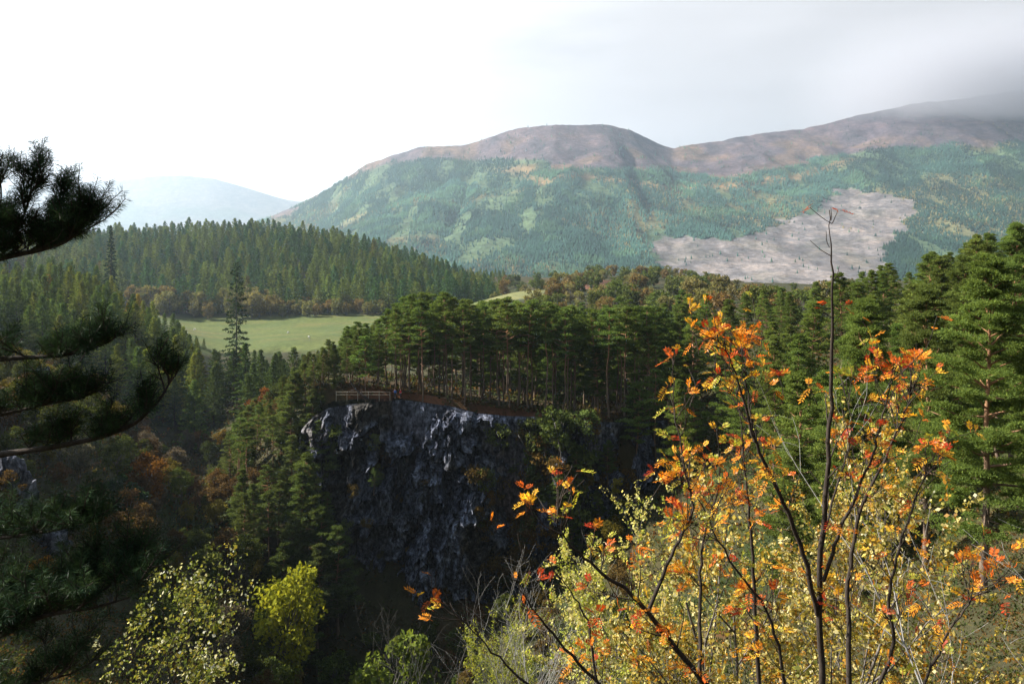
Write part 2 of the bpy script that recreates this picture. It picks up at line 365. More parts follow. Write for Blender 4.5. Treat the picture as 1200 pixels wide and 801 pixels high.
def mrow(px, Y):
    """height of the main mountain at photo column px and distance Y"""
    Yc = interp(px, [(-300, 4200), (350, 4000), (650, 3700), (790, 3900), (1000, 4100), (1200, 4200), (1700, 4200)])
    Y0 = 1950.0; C_ = interp(px, CREST); w = (Y - Y0) / (Yc - Y0)
    f = np.where(w < 1, np.clip(w, 0, 1) ** 0.92, 1)
    py = 337 + (C_ - 337) * f
    z = (HZ - py) / F * Y
    back = np.clip(w - 1, 0, 9); z = z - back * (Yc - Y0) * 0.30
    x = (px - 600) / F * Y
    q = np.stack([x / 520, Y / 900, 0 * x], -1)
    g = fbm(q, 5, 0.5)
    amp = np.clip(w, 0, 1) * np.clip((1.02 - w) * 3.0, 0.16, 1)
    z = z + amp * (62 * g + 26 * fbm(q * 5 + 9, 4) ) - amp * 40 * np.clip(0.25 - np.abs(fbm(np.stack([x / 420 + 3, Y / 1500, 0 * x], -1), 3)), 0, 1) * 4
    return z, w
mp_ = np.linspace(-420, 1640, 520); my_ = np.concatenate([np.linspace(1750, 4400, 260), np.linspace(4450, 6200, 30)])
PXm, Ym = np.meshgrid(mp_, my_); Zm, Wm = mrow(PXm, Ym); Xm = (PXm - 600) / F * Ym
PYm = HZ - Zm / Ym * F
def cover(px, py, X, Y):
    n = fbm(np.stack([X / 300, Y / 300, 0 * X], -1), 4); n2 = fbm(np.stack([X / 110 + 5, Y / 110, 0 * X], -1), 4)
    crest = interp(px, CREST)
    tl = interp(px, [(-300, 290), (340, 250), (420, 205), (500, 190), (560, 192), (640, 196), (740, 200), (800, 205), (860, 203), (930, 196), (1000, 182), (1080, 172), (1200, 164), (1500, 150)]) + 9 * n + 4 * n2
    moor = smooth((tl - py) / 5 + .5)
    n3 = fbm(np.stack([X / 35, Y / 35, 0 * X + 2], -1), 3)
    clear = pip(px + 9 * n2 + 5 * n3, py + 5 * n2 + 3 * n3, CLEAR)
    autumn = smooth((n - 0.22) * 4) * .8
    band = smooth(1 - np.abs(py - (tl + 14)) / 9) * smooth((px - 560) / 40) * (1 - smooth((px - 990) / 30))
    return moor, clear, autumn, band, n, n2
moor, clear, autumn, band, n_, n2_ = cover(PXm, PYm, Xm, Ym)
C = np.zeros(PXm.shape + (3,)); C[:] = (0.065, 0.10, 0.055)
blend(autumn * .7, (0.14, 0.115, 0.058)); blend(band * .8, (0.17, 0.11, 0.06))
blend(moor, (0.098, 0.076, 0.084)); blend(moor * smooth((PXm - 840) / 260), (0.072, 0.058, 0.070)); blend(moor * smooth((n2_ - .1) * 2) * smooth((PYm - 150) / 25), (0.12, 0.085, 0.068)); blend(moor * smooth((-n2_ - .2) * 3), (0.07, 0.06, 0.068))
blend(clear * 1.0, (0.130, 0.118, 0.119)); blend(clear * smooth((n2_ - .1) * 2.5) * .6, (0.22, 0.19, 0.18)); blend(clear * smooth((-n2_ - .25) * 4) * .6, (0.13, 0.12, 0.10)); n4_ = fbm(np.stack([Xm / 34, Ym / 90, 0 * Xm + 7], -1), 3); blend(clear * smooth(n4_ * 3 - .3) * .4, (0.24, 0.21, 0.20)); blend(clear * smooth(-n4_ * 3 - .3) * .45, (0.11, 0.097, 0.095))
blend(smooth((PYm - 331) / 5) * (1 - clear), (0.13, 0.14, 0.06))
b = B(); b.add(np.stack([Xm, Ym, Zm], -1), GQ(*PXm.shape), 0, C.reshape(-1, 3))
tag(b.build('mountain', [M['mountain']], smooth_=True), 'broad mountain with purple brown moor above dark plantations', 'mountain', kind='structure')

# far ridge to the left in the sun haze
CR2 = [(-500, 240), (-100, 224), (60, 214), (140, 211), (180, 206), (215, 205), (250, 209), (290, 220), (330, 232), (352, 236), (375, 228), (410, 215), (450, 225), (560, 260), (700, 300)]
px2, y2 = np.meshgrid(np.linspace(-500, 700, 240), np.linspace(7000, 11000, 90))
Yc = 9200.0; w = (y2 - 7000) / (Yc - 7000); f_ = np.clip(w, 0, 1) ** .85
z2 = (HZ - (312 + (interp(px2, CR2) - 312) * f_)) / F * y2 - np.clip(w - 1, 0, 9) * 500
x2 = (px2 - 600) / F * y2; g2 = fbm(np.stack([x2 / 900, y2 / 900, 0 * x2], -1), 5)
z2 = z2 + 70 * g2 * np.clip(w, 0, 1) * np.clip((1.02 - w) * 3, .12, 1)
C = np.zeros(px2.shape + (3,)); C[:] = (0.13, 0.12, 0.11); blend(smooth(g2 * 2), (0.09, 0.11, 0.09))
b = B(); b.add(np.stack([x2, y2, z2], -1), GQ(*px2.shape), 0, C.reshape(-1, 3))
tag(b.build('distant_hill', [M['mountain']], smooth_=True), 'pale far hill fading into bright haze beside the mountain', 'hill', kind='structure')

# plantations on the mountain: far-off wood, one mass
rng = np.random.default_rng(11)
n = 210000
px = rng.uniform(300, 1290, n); Y = 1960 + (4050 - 1960) * rng.uniform(0, 1, n) ** 0.9
z, w = mrow(px, Y); X = (px - 600) / F * Y; py = HZ - z / Y * F
moor, clear, autumn, band, n1, n2 = cover(px, py, X, Y)
stripe = fbm(np.stack([X / 60, Y / 260, 0 * X], -1), 3)
dens = (1 - moor * .985) * (1 - 0.994 * clear) * (1 - .75 * band) * np.clip(0.72 + 1.0 * stripe + .5 * n2, 0.05, 1)
keep = (rng.uniform(0, 1, n) < dens) & (w < 1.0)
px, Y, z, X, autumn, n1, n2, py = (q[keep] for q in (px, Y, z, X, autumn, n1, n2, py))
n = len(px); hh = rng.uniform(8, 14.5, n); rr = hh * rng.uniform(.2, .27, n)
blk, _o = cells(np.stack([X / 330 + .3 * n1, Y / 420 + .3 * n2, 0 * X + .5], 1)); col = np.array([0.044, 0.100, 0.078]) * (rng.uniform(.82, 1.18, n) * (.66 + .7 * blk) * np.where(px > 1000 + 30 * n2, .55, 1.0))[:, None]  # cloud shadow on the right-hand trees is painted into their colour
isau = rng.uniform(0, 1, n) < autumn * .3
col[isau] = np.array([0.15, 0.125, 0.055]) * rng.uniform(.6, 1.3, (isau.sum(), 1)); hh[isau] *= .6; rr[isau] *= 1.6
pale = (n2 > .35) & ~isau; col[pale] = col[pale] * np.array([1.5, 1.35, 1.05])
a = np.linspace(0, 2 * np.pi, 5, endpoint=False)
V = np.zeros((n, 6, 3)); base = np.stack([X, Y, z - 1.0], 1)
V[:, :5] = base[:, None]; V[:, :5, 0] += rr[:, None] * np.cos(a); V[:, :5, 1] += rr[:, None] * np.sin(a); V[:, 5] = base + np.stack([0 * X, 0 * X, hh + 1], 1)
k = np.arange(n)[:, None, None] * 6; tri = np.array([[q, (q + 1) % 5, 5] for q in range(5)])[None]
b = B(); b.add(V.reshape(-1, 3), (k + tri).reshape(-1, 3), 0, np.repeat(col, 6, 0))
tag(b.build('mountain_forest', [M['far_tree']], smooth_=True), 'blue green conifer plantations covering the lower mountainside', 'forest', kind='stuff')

# ------------------------------------------------------------------ cliff
TOP = [(330, 520), (345, 505), (362, 490), (385, 478), (410, 473), (440, 471), (470, 468), (500, 472), (530, 476), (560, 484), (600, 488), (640, 489), (680, 492), (720, 497), (760, 500), (790, 500)]
nu, nv = 420, 300
U = np.linspace(330, 790, nu); VV = np.linspace(0, 1, nv); Ug, Vg = np.meshgrid(U, VV)
Yt = 141.2 + np.clip(372 - Ug, 0, 60) * .16 + np.clip(Ug - 690, 0, 120) * 0.06
top = np.stack([(Ug - 600) / F * 141.2, Yt, (HZ - interp(Ug, TOP)) / F * 141.2], -1)
bot = np.stack([(Ug - 600) / F * 136, Yt - 5.5, np.full(Ug.shape, -69.0)], -1)
P = top + (bot - top) * Vg[..., None]
q = P * np.array([1, .6, 1])
big = fbm(np.stack([q[..., 0] / 9, q[..., 2] / 16, 0 * q[..., 0]], -1), 3) * 2.2
cv, co = cells(np.stack([q[..., 0] / 2.8 + .25 * fbm(q / 2.5, 3), q[..., 2] / 5.0 + .25 * fbm(q / 2.5 + 4, 3), 0 * q[..., 0] + 3.3], -1))
gr = cv * 2 - 1
cv2, co2 = cells(np.stack([q[..., 0] / 1.0 + .3 * fbm(q + 8, 2), q[..., 2] / 1.6, 0 * q[..., 0] + 8.3], -1))
disp = big * 1.2 + 2.0 * gr + co[..., 0] * 1.3 * (np.sin(cv * 50)) - co[..., 1] * (1.2 + 1.4 * np.cos(cv * 70)) + .8 * (cv2 * 2 - 1) + co2[..., 0] * 1.1 * np.sin(cv2 * 40) - co2[..., 1] * .7 + .55 * fbm(q * np.array([1.3, 1, .6]), 5, .62)
disp = disp * smooth(Vg / .03)
cave = np.exp(-(((Ug - 452) / 30) ** 2 + ((P[..., 2] + 60.5) / 4.5) ** 2)) * 9 + np.exp(-(((Ug - 612) / 26) ** 2 + ((P[..., 2] + 44) / 12) ** 2)) * 3.2
P[..., 1] += -disp + cave
P[..., 0] += .5 * fbm(q / 2 + 40, 3) * smooth(Vg / .05); P[..., 2] += .4 * fbm(q / 2 + 60, 3) * smooth(Vg / .05)
lit = smooth(fbm(np.stack([q[..., 0] / 5, q[..., 2] / 8, 0 * q[..., 0] + 5], -1), 3) * 1.6 + .1)  # bluish skylit patches, painted into the rock colour
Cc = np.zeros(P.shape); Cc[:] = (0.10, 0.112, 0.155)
C = Cc; blend(lit * .85, (0.20, 0.22, 0.285)); blend(smooth((cv2 - .6) * 5) * .35, (0.25, 0.265, 0.32)); blend(smooth((.3 - cv) * 6) * .6, (0.05, 0.05, 0.065))  # relief shading painted in: pale on raised blocks, dark on recessed ones
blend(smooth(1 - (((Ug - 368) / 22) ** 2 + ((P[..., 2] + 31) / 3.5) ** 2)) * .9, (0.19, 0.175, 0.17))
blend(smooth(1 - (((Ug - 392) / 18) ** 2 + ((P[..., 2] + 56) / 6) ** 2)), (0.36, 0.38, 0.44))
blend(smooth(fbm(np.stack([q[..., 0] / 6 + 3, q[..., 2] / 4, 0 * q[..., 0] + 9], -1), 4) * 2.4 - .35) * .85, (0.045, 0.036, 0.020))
# ledge rows running back onto the plateau
led = []
lc = []
for k_, dy in enumerate((5.0, 3.4, 2.2, 1.0)):
    X0 = top[0, :, 0]; Y0 = top[0, :, 1] + dy
    zt = np.maximum(H(X0, Y0) + (0.10 if dy < 4 else -.3), -1e9); zz = top[0, :, 2] * (1 - dy / 5) + np.where(dy > 2, zt, top[0, :, 2]) * dy / 5
    led.append(np.stack([X0, Y0, np.minimum(zt, top[0, :, 2] + .6)], -1)); wv = smooth(fbm(np.stack([X0 / 4, Y0 / 4, 0 * X0], -1), 3) * 2 + .3)[:, None]; lc.append(np.array([[0.045, 0.045, 0.022]]) * (1 - wv) + np.array([[0.12, 0.058, 0.034]]) * wv)
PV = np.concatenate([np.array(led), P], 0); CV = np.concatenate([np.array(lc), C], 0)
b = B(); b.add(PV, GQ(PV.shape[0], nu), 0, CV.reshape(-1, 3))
tag(b.build('cliff', [M['rock']]), 'sheer dark blue grey rock face below the pine plateau', 'cliff', kind='structure')
def on_cliff(px, py):
    d = np.hypot(600 + PV[4:, :, 0] / PV[4:, :, 1] * F - px, HZ - PV[4:, :, 2] / PV[4:, :, 1] * F - py)
    k = np.unravel_index(np.argmin(d), d.shape); return PV[4:][k]

# ------------------------------------------------------------------ trees: prototypes
def bend(rng, p0, d, L, n=5, wob=.12, up=0.0):
    P = [np.array(p0, float)]; d = unit(np.array(d, float))
    for k in range(n):
        d = unit(d + rng.normal(size=3) * wob + np.array([0, 0, up])); P.append(P[-1] + d * L / n)
    return np.array(P)
def pine(seed, Ht, cb, spread, nb, pads, per, leaf, top_round=0.5, stubs=10, r0=None, flat=.42, padr=(.55, 1.0)):
    rng = np.random.default_rng(seed); tr = B(); cr = B()
    r0 = r0 or Ht * .0105
    z = np.linspace(-.5, Ht * .97, 11); P = np.stack([np.cumsum(rng.normal(0, .10, 11)), np.cumsum(rng.normal(0, .10, 11)), z], 1); P[0, :2] = P[1, :2] = 0
    R = r0 * (1 - (np.clip(z, 0, None) / Ht) ** 1.1) + .025; R[0] *= 1.35
    tr.tube(P, R, 8)
    def axis(h): return np.array([np.interp(h * Ht, z, P[:, k]) for k in range(3)])
    for k in range(stubs):
        h = rng.uniform(.18, cb + .08); a = rng.uniform(0, 6.28); L = rng.uniform(.4, 1.5)
        tr.tube(bend(rng, axis(h), (math.cos(a), math.sin(a), rng.uniform(-.3, .2)), L, 3), np.linspace(.035, .012, 4), 4)
    for k in range(nb):
        f = (k + rng.uniform(0, 1)) / nb; h = cb + (1 - cb) * f ** .92
        g = (h - cb) / (1 - cb)
        shape = (0.55 + .45 * math.sin(min(g / .35, 1) * 1.57)) * (1 - max(g - top_round * .6, 0) / (1 - top_round * .6)) ** .75 + .12
        L = spread * shape * rng.uniform(.65, 1.15); a = k * 2.39996 + rng.uniform(-.5, .5)
        e = -.12 + .75 * g + rng.uniform(-.15, .2)
        p = bend(rng, axis(h * .985), (math.cos(a) * math.cos(e), math.sin(a) * math.cos(e), math.sin(e)), L, 4, .12, .05)
        tr.tube(p, np.linspace(.022 + .018 * L, .012, 5), 4)
        np_ = max(2, int(round(pads * (0.45 + .55 * L / spread))))
        for s in range(np_):
            q = 1.0 if s == 0 else rng.uniform(.38, 1.0)
            c = np.array([np.interp(q, np.linspace(0, 1, 5), p[:, i_]) for i_ in range(3)])
            if s: c = c + np.array([-math.sin(a), math.cos(a), 0]) * rng.uniform(-1, 1) * L * .38 + np.array([0, 0, rng.uniform(-.05, .25)])
            rad = rng.uniform(*padr) * (.65 + .35 * L / spread); m_ = int(per * rng.uniform(.7, 1.3))
            d = rdir(rng, m_); d[:, 2] = np.abs(d[:, 2]) * 1.0 - .22
            pos = c + d * np.abs(rng.normal(.68, .26, (m_, 1))) * np.array([rad, rad, rad * flat])
            cr.leaves(rng, pos, leaf[0], leaf[1], d * .8 + np.array([0, 0, .35]), .8)
    return tr, cr
def conifer(seed, Ht, Rb, nb, per, leaf, droop=.15, cb=.08, power=.85, gap=0.0):
    rng = np.random.default_rng(seed); tr = B(); cr = B()
    z = np.linspace(-.5, Ht * .99, 8); P = np.stack([rng.normal(0, .05, 8), rng.normal(0, .05, 8), z], 1)
    tr.tube(P, np.linspace(Ht * .011, .02, 8), 6)
    for k in range(nb):
        g = (k + rng.uniform(0, 1)) / nb; h = cb + (1 - cb) * g; L = (Rb * (1 - g) ** power + .12 + .3 * (droop == 0)) * rng.uniform(.7, 1.15)
        if gap and rng.uniform() < gap: L *= rng.uniform(.25, .5)
        a = k * 2.39996 + rng.uniform(-.4, .4); e = -droop + .9 * g * g
        d = np.array([math.cos(a) * math.cos(e), math.sin(a) * math.cos(e), math.sin(e)])
        p = bend(rng, (0, 0, h * Ht), d, L, 3, .06, -.02)
        if L > .8: tr.tube(p, np.linspace(.012 + .012 * L, .01, 4), 3)
        m_ = max(4, int(per * (L / Rb + .15))); s = rng.uniform(.12, 1.05, m_) ** .8
        pos = np.array([0, 0, h * Ht]) + d * (s * L)[:, None] + rng.normal(size=(m_, 3)) * np.array([.16, .16, .10]) * (Rb * .45) * (1.1 - .6 * s)[:, None]
        pos[:, 2] -= np.abs(rng.normal(0, .18, m_)) * leaf[0] * 1.2
        cr.leaves(rng, pos, leaf[0], leaf[1], d * .7 + np.array([0, 0, -.25]), .6)
    return tr, cr
def broadleaf(seed, Ht, R, blobs, per, leaf, cb=.25, stems=1):
    rng = np.random.default_rng(seed); tr = B(); cr = B()
    for s in range(stems):
        o = rng.normal(0, .25 * (stems > 1), 2)
        p = bend(rng, (o[0], o[1], -.4), (rng.normal(0, .12) + o[0] * .4, rng.normal(0, .12) + o[1] * .4, 1), Ht * .8, 6, .08)
        tr.tube(p, np.linspace(Ht * .016 / math.sqrt(stems), .03, 7), 6)
    for k in range(blobs):
        d = rdir(rng, 1)[0]; rr = rng.uniform(.25, 1) ** .45
        c = np.array([0, 0, Ht * (cb + 1) / 2]) + d * rr * np.array([R * .78, R * .78, Ht * (1 - cb) / 2 * .86])
        if d[2] < 0: c[:2] *= .85
        st = np.array([0, 0, max(Ht * cb * .6, c[2] - R * .9)])
        mid = (st + c) / 2 + rng.normal(0, .1, 3)
        tr.tube(np.array([st, mid, c]), [.05 * Ht / 10, .03 * Ht / 10, .012], 3)
        br = R * rng.uniform(.22, .40); m_ = int(per * rng.uniform(.6, 1.3))
        e = rdir(rng, m_); pos = c + e * (rng.uniform(.15, 1, (m_, 1)) ** .5) * np.array([br, br, br * .75])
        cr.leaves(rng, pos, leaf[0], leaf[1], e * .5, .9)
    return tr, cr
class Proto:
    def __init__(s, pair, tm, cm, name, flat=False):
        tr, cr = pair; s.name = name
        s.t = tr.mesh('trunk', [tm], True); s.c = cr.mesh('crown', [cm])
    def put(s, loc, rz=0.0, sc=1.0, col=(1, 1, 1), label='', cat='tree', group=None, sz=None, tilt=(0, 0)):
        r = empty({'bush': 'bush', 'shrub': 'shrub'}.get(cat, s.name), loc, label, cat, group); r.rotation_euler = (tilt[0], tilt[1], rz)
        r.scale = (sc, sc, sz or sc)
        t_ = bpy.data.objects.new('trunk', s.t); c_ = bpy.data.objects.new('crown', s.c)
        for o in (t_, c_): COL.objects.link(o); o.parent = r
        c_.color = (*col, 1); return r
class Flat(Proto):
    """trees too far off to show their parts: one mesh"""
    def __init__(s, pair, tm, cm, name):
        tr, cr = pair; s.name = name
        b = B(); b.v = tr.v + cr.v; b.c = tr.c + cr.c
        b.f = tr.f + [f + tr.n for f in cr.f]; b.m = tr.m + [m_ + 1 for m_ in cr.m]; b.n = tr.n + cr.n
        s.me = b.mesh(name, [tm, cm])
    def put(s, loc, rz=0.0, sc=1.0, col=(1, 1, 1), label='', cat='tree', group=None, sz=None, tilt=(0, 0)):
        o = bpy.data.objects.new(s.name, s.me); COL.objects.link(o); o.location = loc; o.rotation_euler = (tilt[0], tilt[1], rz)
        o.scale = (sc, sc, sz or sc); o.color = (*col, 1); tag(o, label, cat, group); return o

MP, MD, MG, NL, LF = M['bark_pine'], M['bark_dark'], M['bark_grey'], M['needle'], M['leaf']
PINE_STAND = [Proto(pine(100 + k, 18, [.56, .62, .50, .58, .46][k], [2.5, 2.2, 2.9, 2.6, 2.8][k], [24, 20, 30, 24, 34][k], 5, 62, (.36, .13), .55, r0=.135), MP, NL, 'scots_pine') for k in range(5)]
PINE_SLOPE = [Proto(pine(200 + k, 16, [.16, .22, .12, .28][k], [3.0, 3.3, 2.7, 3.4][k], [60, 54, 64, 50][k], 9, 84, (.25, .075), .30, 6, flat=.62, padr=(.36, .78)), MP, NL, 'scots_pine') for k in range(4)]
PINE_NEAR = [Proto(pine(300 + k, 16, [.20, .14][k], [3.1, 3.0][k], [70, 74][k], 12, 250, (.155, .036), .30, 10, flat=.6, padr=(.30, .66)), MP, NL, 'scots_pine') for k in range(2)]
LARCH = [Proto(conifer(400 + k, 19, [4.0, 3.5, 4.5][k], 84, 56, (.66, .28), .0, .08, .72), MD, LF, 'larch') for k in range(3)]
HILL = [Flat(conifer(450 + k, 21, [5.6, 4.9, 6.0, 5.3][k], 58, 46, (1.05, .5), .0, .05, .68), MD, LF, 'conifer') for k in range(4)]
SPRUCE = [Proto(conifer(500 + k, 22, [3.2, 3.6][k], 95, 60, (.55, .22), .3, .02, .9), MD, NL, 'spruce') for k in range(2)]
BROAD = [Proto(broadleaf(600 + k, [7, 8, 6, 9][k], [2.6, 2.6, 2.9, 2.8][k], [30, 26, 30, 34][k], 90, (.34, .20), [.15, .25, .05, .3][k], [1, 1, 3, 1][k]), MG, LF, 'broadleaf_tree') for k in range(4)]
FARB = [Flat(broadleaf(650 + k, [10, 12, 9][k], [4.2, 4.0, 4.8][k], 26, 46, (.8, .5), .05), MG, LF, 'deciduous_tree') for k in range(3)]
SHRUB = [Proto(broadleaf(700 + k, [2.4, 3.4, 1.8][k], [1.6, 1.5, 1.7][k], 18, 60, (.24, .13), .0, 3), MG, LF, 'shrub') for k in range(3)]

def jit(rng, c, a=.2, hue=.06):
    c = np.array(c) * rng.uniform(1 - a, 1 + a); return tuple(c * (1 + rng.uniform(-hue, hue, 3)))
def spread_pts(rng, n, gen, dmin, taken=None, tries=60):
    P = list(taken or []); out = []
    for _ in range(n * tries):
        if len(out) >= n: break
        p = gen()
        if p is None: continue
        if all((p[0] - q[0]) ** 2 + (p[1] - q[1]) ** 2 > dmin ** 2 for q in P): P.append(p); out.append(p)
    return out
def pxx(px, Y): return (px - 600) / F * Y
PG = (0.110, 0.158, 0.046)

# pine stand on the plateau
rng = np.random.default_rng(5); pr = random.Random(5)
def g_front():
    Y = rng.uniform(144.5, 160); return (pxx(rng.uniform(405, 770), Y), Y)
def g_back():
    Y = rng.uniform(158, 236); return (pxx(rng.uniform(400, 800), Y), Y)
clearing = [(pxx(px, 146), 146, 0) for px in (463, 470, 448)]
A1 = spread_pts(rng, 62, g_front, 2.6); A2 = spread_pts(rng, 98, g_back, 3.2, A1)
for k, (x, y) in enumerate(A1 + A2):
    px = 600 + x / y * F
    if y < 147.5 and 440 < px < 480: y += 4.5
    z = h1(x, y); topy = interp(px, [(395, 402), (430, 380), (455, 358), (480, 347), (740, 347), (770, 338)]) + 7 * math.sin(px / 17.0) + rng.uniform(-7, 18)
    ht = np.clip((HZ - topy) / F * y - z, 10.5, 20.5); s = ht / 18
    p = PINE_STAND[rng.integers(0, 5)] if y < 158 or rng.uniform() < .25 else PINE_SLOPE[rng.integers(0, 4)]
    front = k < len(A1)
    s = s if p in PINE_STAND else ht / 16
    p.put((x, y, z), rng.uniform(0, 6.28), s * rng.uniform(.92, 1.08), jit(rng, PG), 'tall Scots pine with a bare trunk in the stand above the cliff' if front else 'Scots pine crowded deep in the stand behind the cliff top',
          'pine tree', 'front pines of the cliff top stand' if front else 'pines deep in the cliff top stand', sz=s)
# young undergrowth pines standing among the bare trunks
for px, Y, ht in ((690, 143.8, 9), (525, 144.2, 4.5), (560, 144.0, 6.5), (745, 146, 11), (700, 148, 13.5), (655, 145, 5)):
    x = pxx(px, Y); p = PINE_SLOPE[rng.integers(0, 4)]
    p.put((x, Y, h1(x, Y)), rng.uniform(0, 6.28), ht / 16, jit(rng, (0.055, 0.085, 0.026)), 'low branched green pine at the foot of the bare trunks', 'pine tree', 'low pines among the bare trunks')

# right hand wooded slope
def g_right():
    px = rng.uniform(770, 1290); Y = rng.uniform(62, 215)
    if px < 900 and Y < 112 + (900 - px) * .25: return None
    return (pxx(px, Y), Y)
R1 = spread_pts(rng, 98, g_right, 5.0)
def top_row(px): return interp(px, [(740, 335), (830, 330), (880, 345), (940, 330), (1000, 312), (1040, 300), (1090, 292), (1130, 280), (1185, 262), (1300, 240)])
for x, y in R1:
    px = 600 + x / y * F; z = h1(x, y); ht = rng.uniform(13, 19)
    lim = (HZ - top_row(px) + rng.uniform(-14, 3)) / F * y - z
    ht = min(ht, max(lim, 7)); p = PINE_SLOPE[rng.integers(0, 4)]
    s = ht / 16
    p.put((x, y, z), rng.uniform(0, 6.28), s * rng.uniform(.95, 1.15), jit(rng, (0.122, 0.168, 0.042), .2), 'leafy green Scots pine on the sunlit slope beyond the rowan', 'pine tree', 'pines on the sunlit slope', sz=s)
# nearest pines at the edge of that slope, each told apart
for k, (px, py, Y, top_, lab) in enumerate(((1152, 690, 40, 300, 'Scots pine with a reddish trunk showing between its sparse lower limbs'),
        (1225, 640, 43, 300, 'dense pine cut by the edge of the view beside the reddish trunk'),
        (1085, 640, 56, 335, 'bushy pine rising just behind the highest rowan leaves'),
        (1185, 560, 66, 262, 'tallest pointed pine on the skyline above the reddish trunk'),
        (1010, 600, 68, 352, 'pine directly behind the tall bare rowan leader'),
        (1120, 520, 74, 300, 'pine with pale dead twigs on the slope skyline'))):
    x = pxx(px, Y); z = h1(x, Y); ht = (HZ - top_) / F * Y - z; p = PINE_NEAR[k % 2]
    p.put((x, Y, z), rng.uniform(0, 6.28), ht / 16 * (.9 if k else 1), jit(rng, (0.120, 0.168, 0.044), .1), lab, 'pine tree', sz=ht / 16)

# pines on the shoulder falling away from the plateau
def g_sh():
    px = rng.uniform(268, 425); Y = rng.uniform(128, 172)
    if px > 385 and Y < 145: return None
    if px > 350 and Y < 140: return None
    return (pxx(px, Y), Y)
for x, y in spread_pts(rng, 46, g_sh, 3.2):
    px = 600 + x / y * F; z = h1(x, y)
    cap = (HZ - (interp(px, [(260, 500), (290, 476), (320, 450), (350, 425), (400, 392), (430, 380)]) + rng.uniform(-4, 22))) / F * y - z
    ht = min(rng.uniform(12, 17), max(cap, 5)); p = PINE_SLOPE[rng.integers(0, 4)] if rng.uniform() < .6 else PINE_STAND[rng.integers(0, 5)]
    s = ht / (16 if p in PINE_SLOPE else 18)
    p.put((x, y, z), rng.uniform(0, 6.28), s, jit(rng, (0.10, 0.132, 0.046)), 'Scots pine on the steep shoulder beside the pale end of the cliff', 'pine tree', 'pines on the shoulder beside the cliff')

for px, Y, topy in ((356, 147, 425), (368, 145.5, 418), (379, 146.5, 408), (392, 147, 400), (345, 146, 436), (362, 151, 412), (385, 150, 398), (352, 133, 470), (367, 131, 505), (379, 130, 535), (345, 129, 500), (360, 135, 455), (333, 126, 530), (372, 126, 590), (352, 122, 575), (396, 128, 600)):
    x = pxx(px, Y); z = max(h1(x, Y), -52); z = h1(x, Y); ht = np.clip((HZ - topy) / F * Y - z, 6, 17); p = PINE_SLOPE[rng.integers(0, 4)]
    p.put((x, Y, z), rng.uniform(0, 6.28), ht / 16 * 1.1, jit(rng, (0.10, 0.13, 0.044)), 'Scots pine on the steep shoulder beside the pale end of the cliff', 'pine tree', 'pines on the shoulder beside the cliff', sz=ht / 16)

# larches on the left hand hill
def g_la():
    px = rng.uniform(-60, 232); Y = rng.uniform(205, 345)
    return (pxx(px, Y), Y)
LT = [(-60, 305), (0, 306), (60, 302), (110, 312), (150, 340), (190, 362), (215, 378), (238, 402)]
for x, y in spread_pts(rng, 165, g_la, 4.4):
    px = 600 + x / y * F; z = h1(x, y); cap = (HZ - (interp(px, LT) + rng.uniform(-3, 16))) / F * y - z
    ht = min(rng.uniform(14, 20), max(cap, 7)); u = rng.uniform()
    colr, lab, gp = (((0.21, 0.16, 0.030), 'golden yellow larch among green neighbours on the near hill', 'yellow larches on the near hill') if u < .06 else
                 ((0.15, 0.18, 0.036), 'yellowish green larch on the near hill', 'yellowish larches on the near hill') if u < .35 else ((0.088, 0.135, 0.036), 'green larch standing on the near hill', 'green larches on the near hill'))
    p = LARCH[rng.integers(0, 3)]; p.put((x, y, z), rng.uniform(0, 6.28), ht / 19 * rng.uniform(.95, 1.2), jit(rng, colr, .15), lab, 'larch tree', gp, sz=ht / 19)
# valley-head trees in front of the field
def g_vh():
    px = rng.uniform(180, 400); Y = rng.uniform(200, 285 if px > 245 else 352); return (pxx(px, Y), Y)
for x, y in spread_pts(rng, 66, g_vh, 4.6):
    px = 600 + x / y * F; z = h1(x, y); cap = (HZ - (interp(px, [(180, 376), (205, 390), (230, 402), (300, 402), (330, 400), (360, 414), (400, 408)]) + rng.uniform(0, 26))) / F * y - z
    ht = min(rng.uniform(11, 17), max(cap, 5)); p = LARCH[rng.integers(0, 3)]
    p.put((x, y, z), rng.uniform(0, 6.28), ht / 19 * rng.uniform(1, 1.3), jit(rng, (0.075, 0.112, 0.040) if rng.uniform() < .75 else (.12, .11, .03), .15), 'slim conifer in the hollow below the green field', 'larch tree', 'conifers in the hollow below the field', sz=ht / 19)
# singled out trees on the left
def one(proto, px, Y, ht, base_h, colr, lab, cat='tree', wide=1.0, z=None):
    x = pxx(px, Y); z = h1(x, Y) if z is None else z
    return proto.put((x, Y, z), rng.uniform(0, 6.28), ht / base_h * wide, colr, lab, cat, sz=ht / base_h)
tallfir = Proto(conifer(520, 34, 4.6, 96, 66, (.6, .24), .28, .14, .5, .3), MG, NL, 'fir_tree')
x = pxx(277, 232); z = h1(x, 232); one(tallfir, 277, 232, (HZ - 307) / F * 232 - z, 34, (0.030, 0.052, 0.030), 'tall thin dark fir with drooping sparse limbs in front of the field', 'fir tree', .9)
x = pxx(130, 365); z = h1(x, 365); one(SPRUCE[0], 130, 365, (HZ - 264) / F * 365 - z, 22, (0.020, 0.040, 0.024), 'dark pointed spruce above the larches', 'spruce tree', .85)
one(BROAD[0], 305, 196, 11, 7, (0.17, 0.068, 0.022), 'orange leaved tree in the hollow below the field', wide=.9)
one(BROAD[2], 345, 188, 6, 6, (0.14, 0.040, 0.020), 'dark red bush in the hollow beside the pine shoulder', 'bush')
one(BROAD[1], 262, 200, 6, 8, (0.15, 0.10, 0.022), 'ochre bush at the foot of the tall thin fir', 'bush', 1.4)
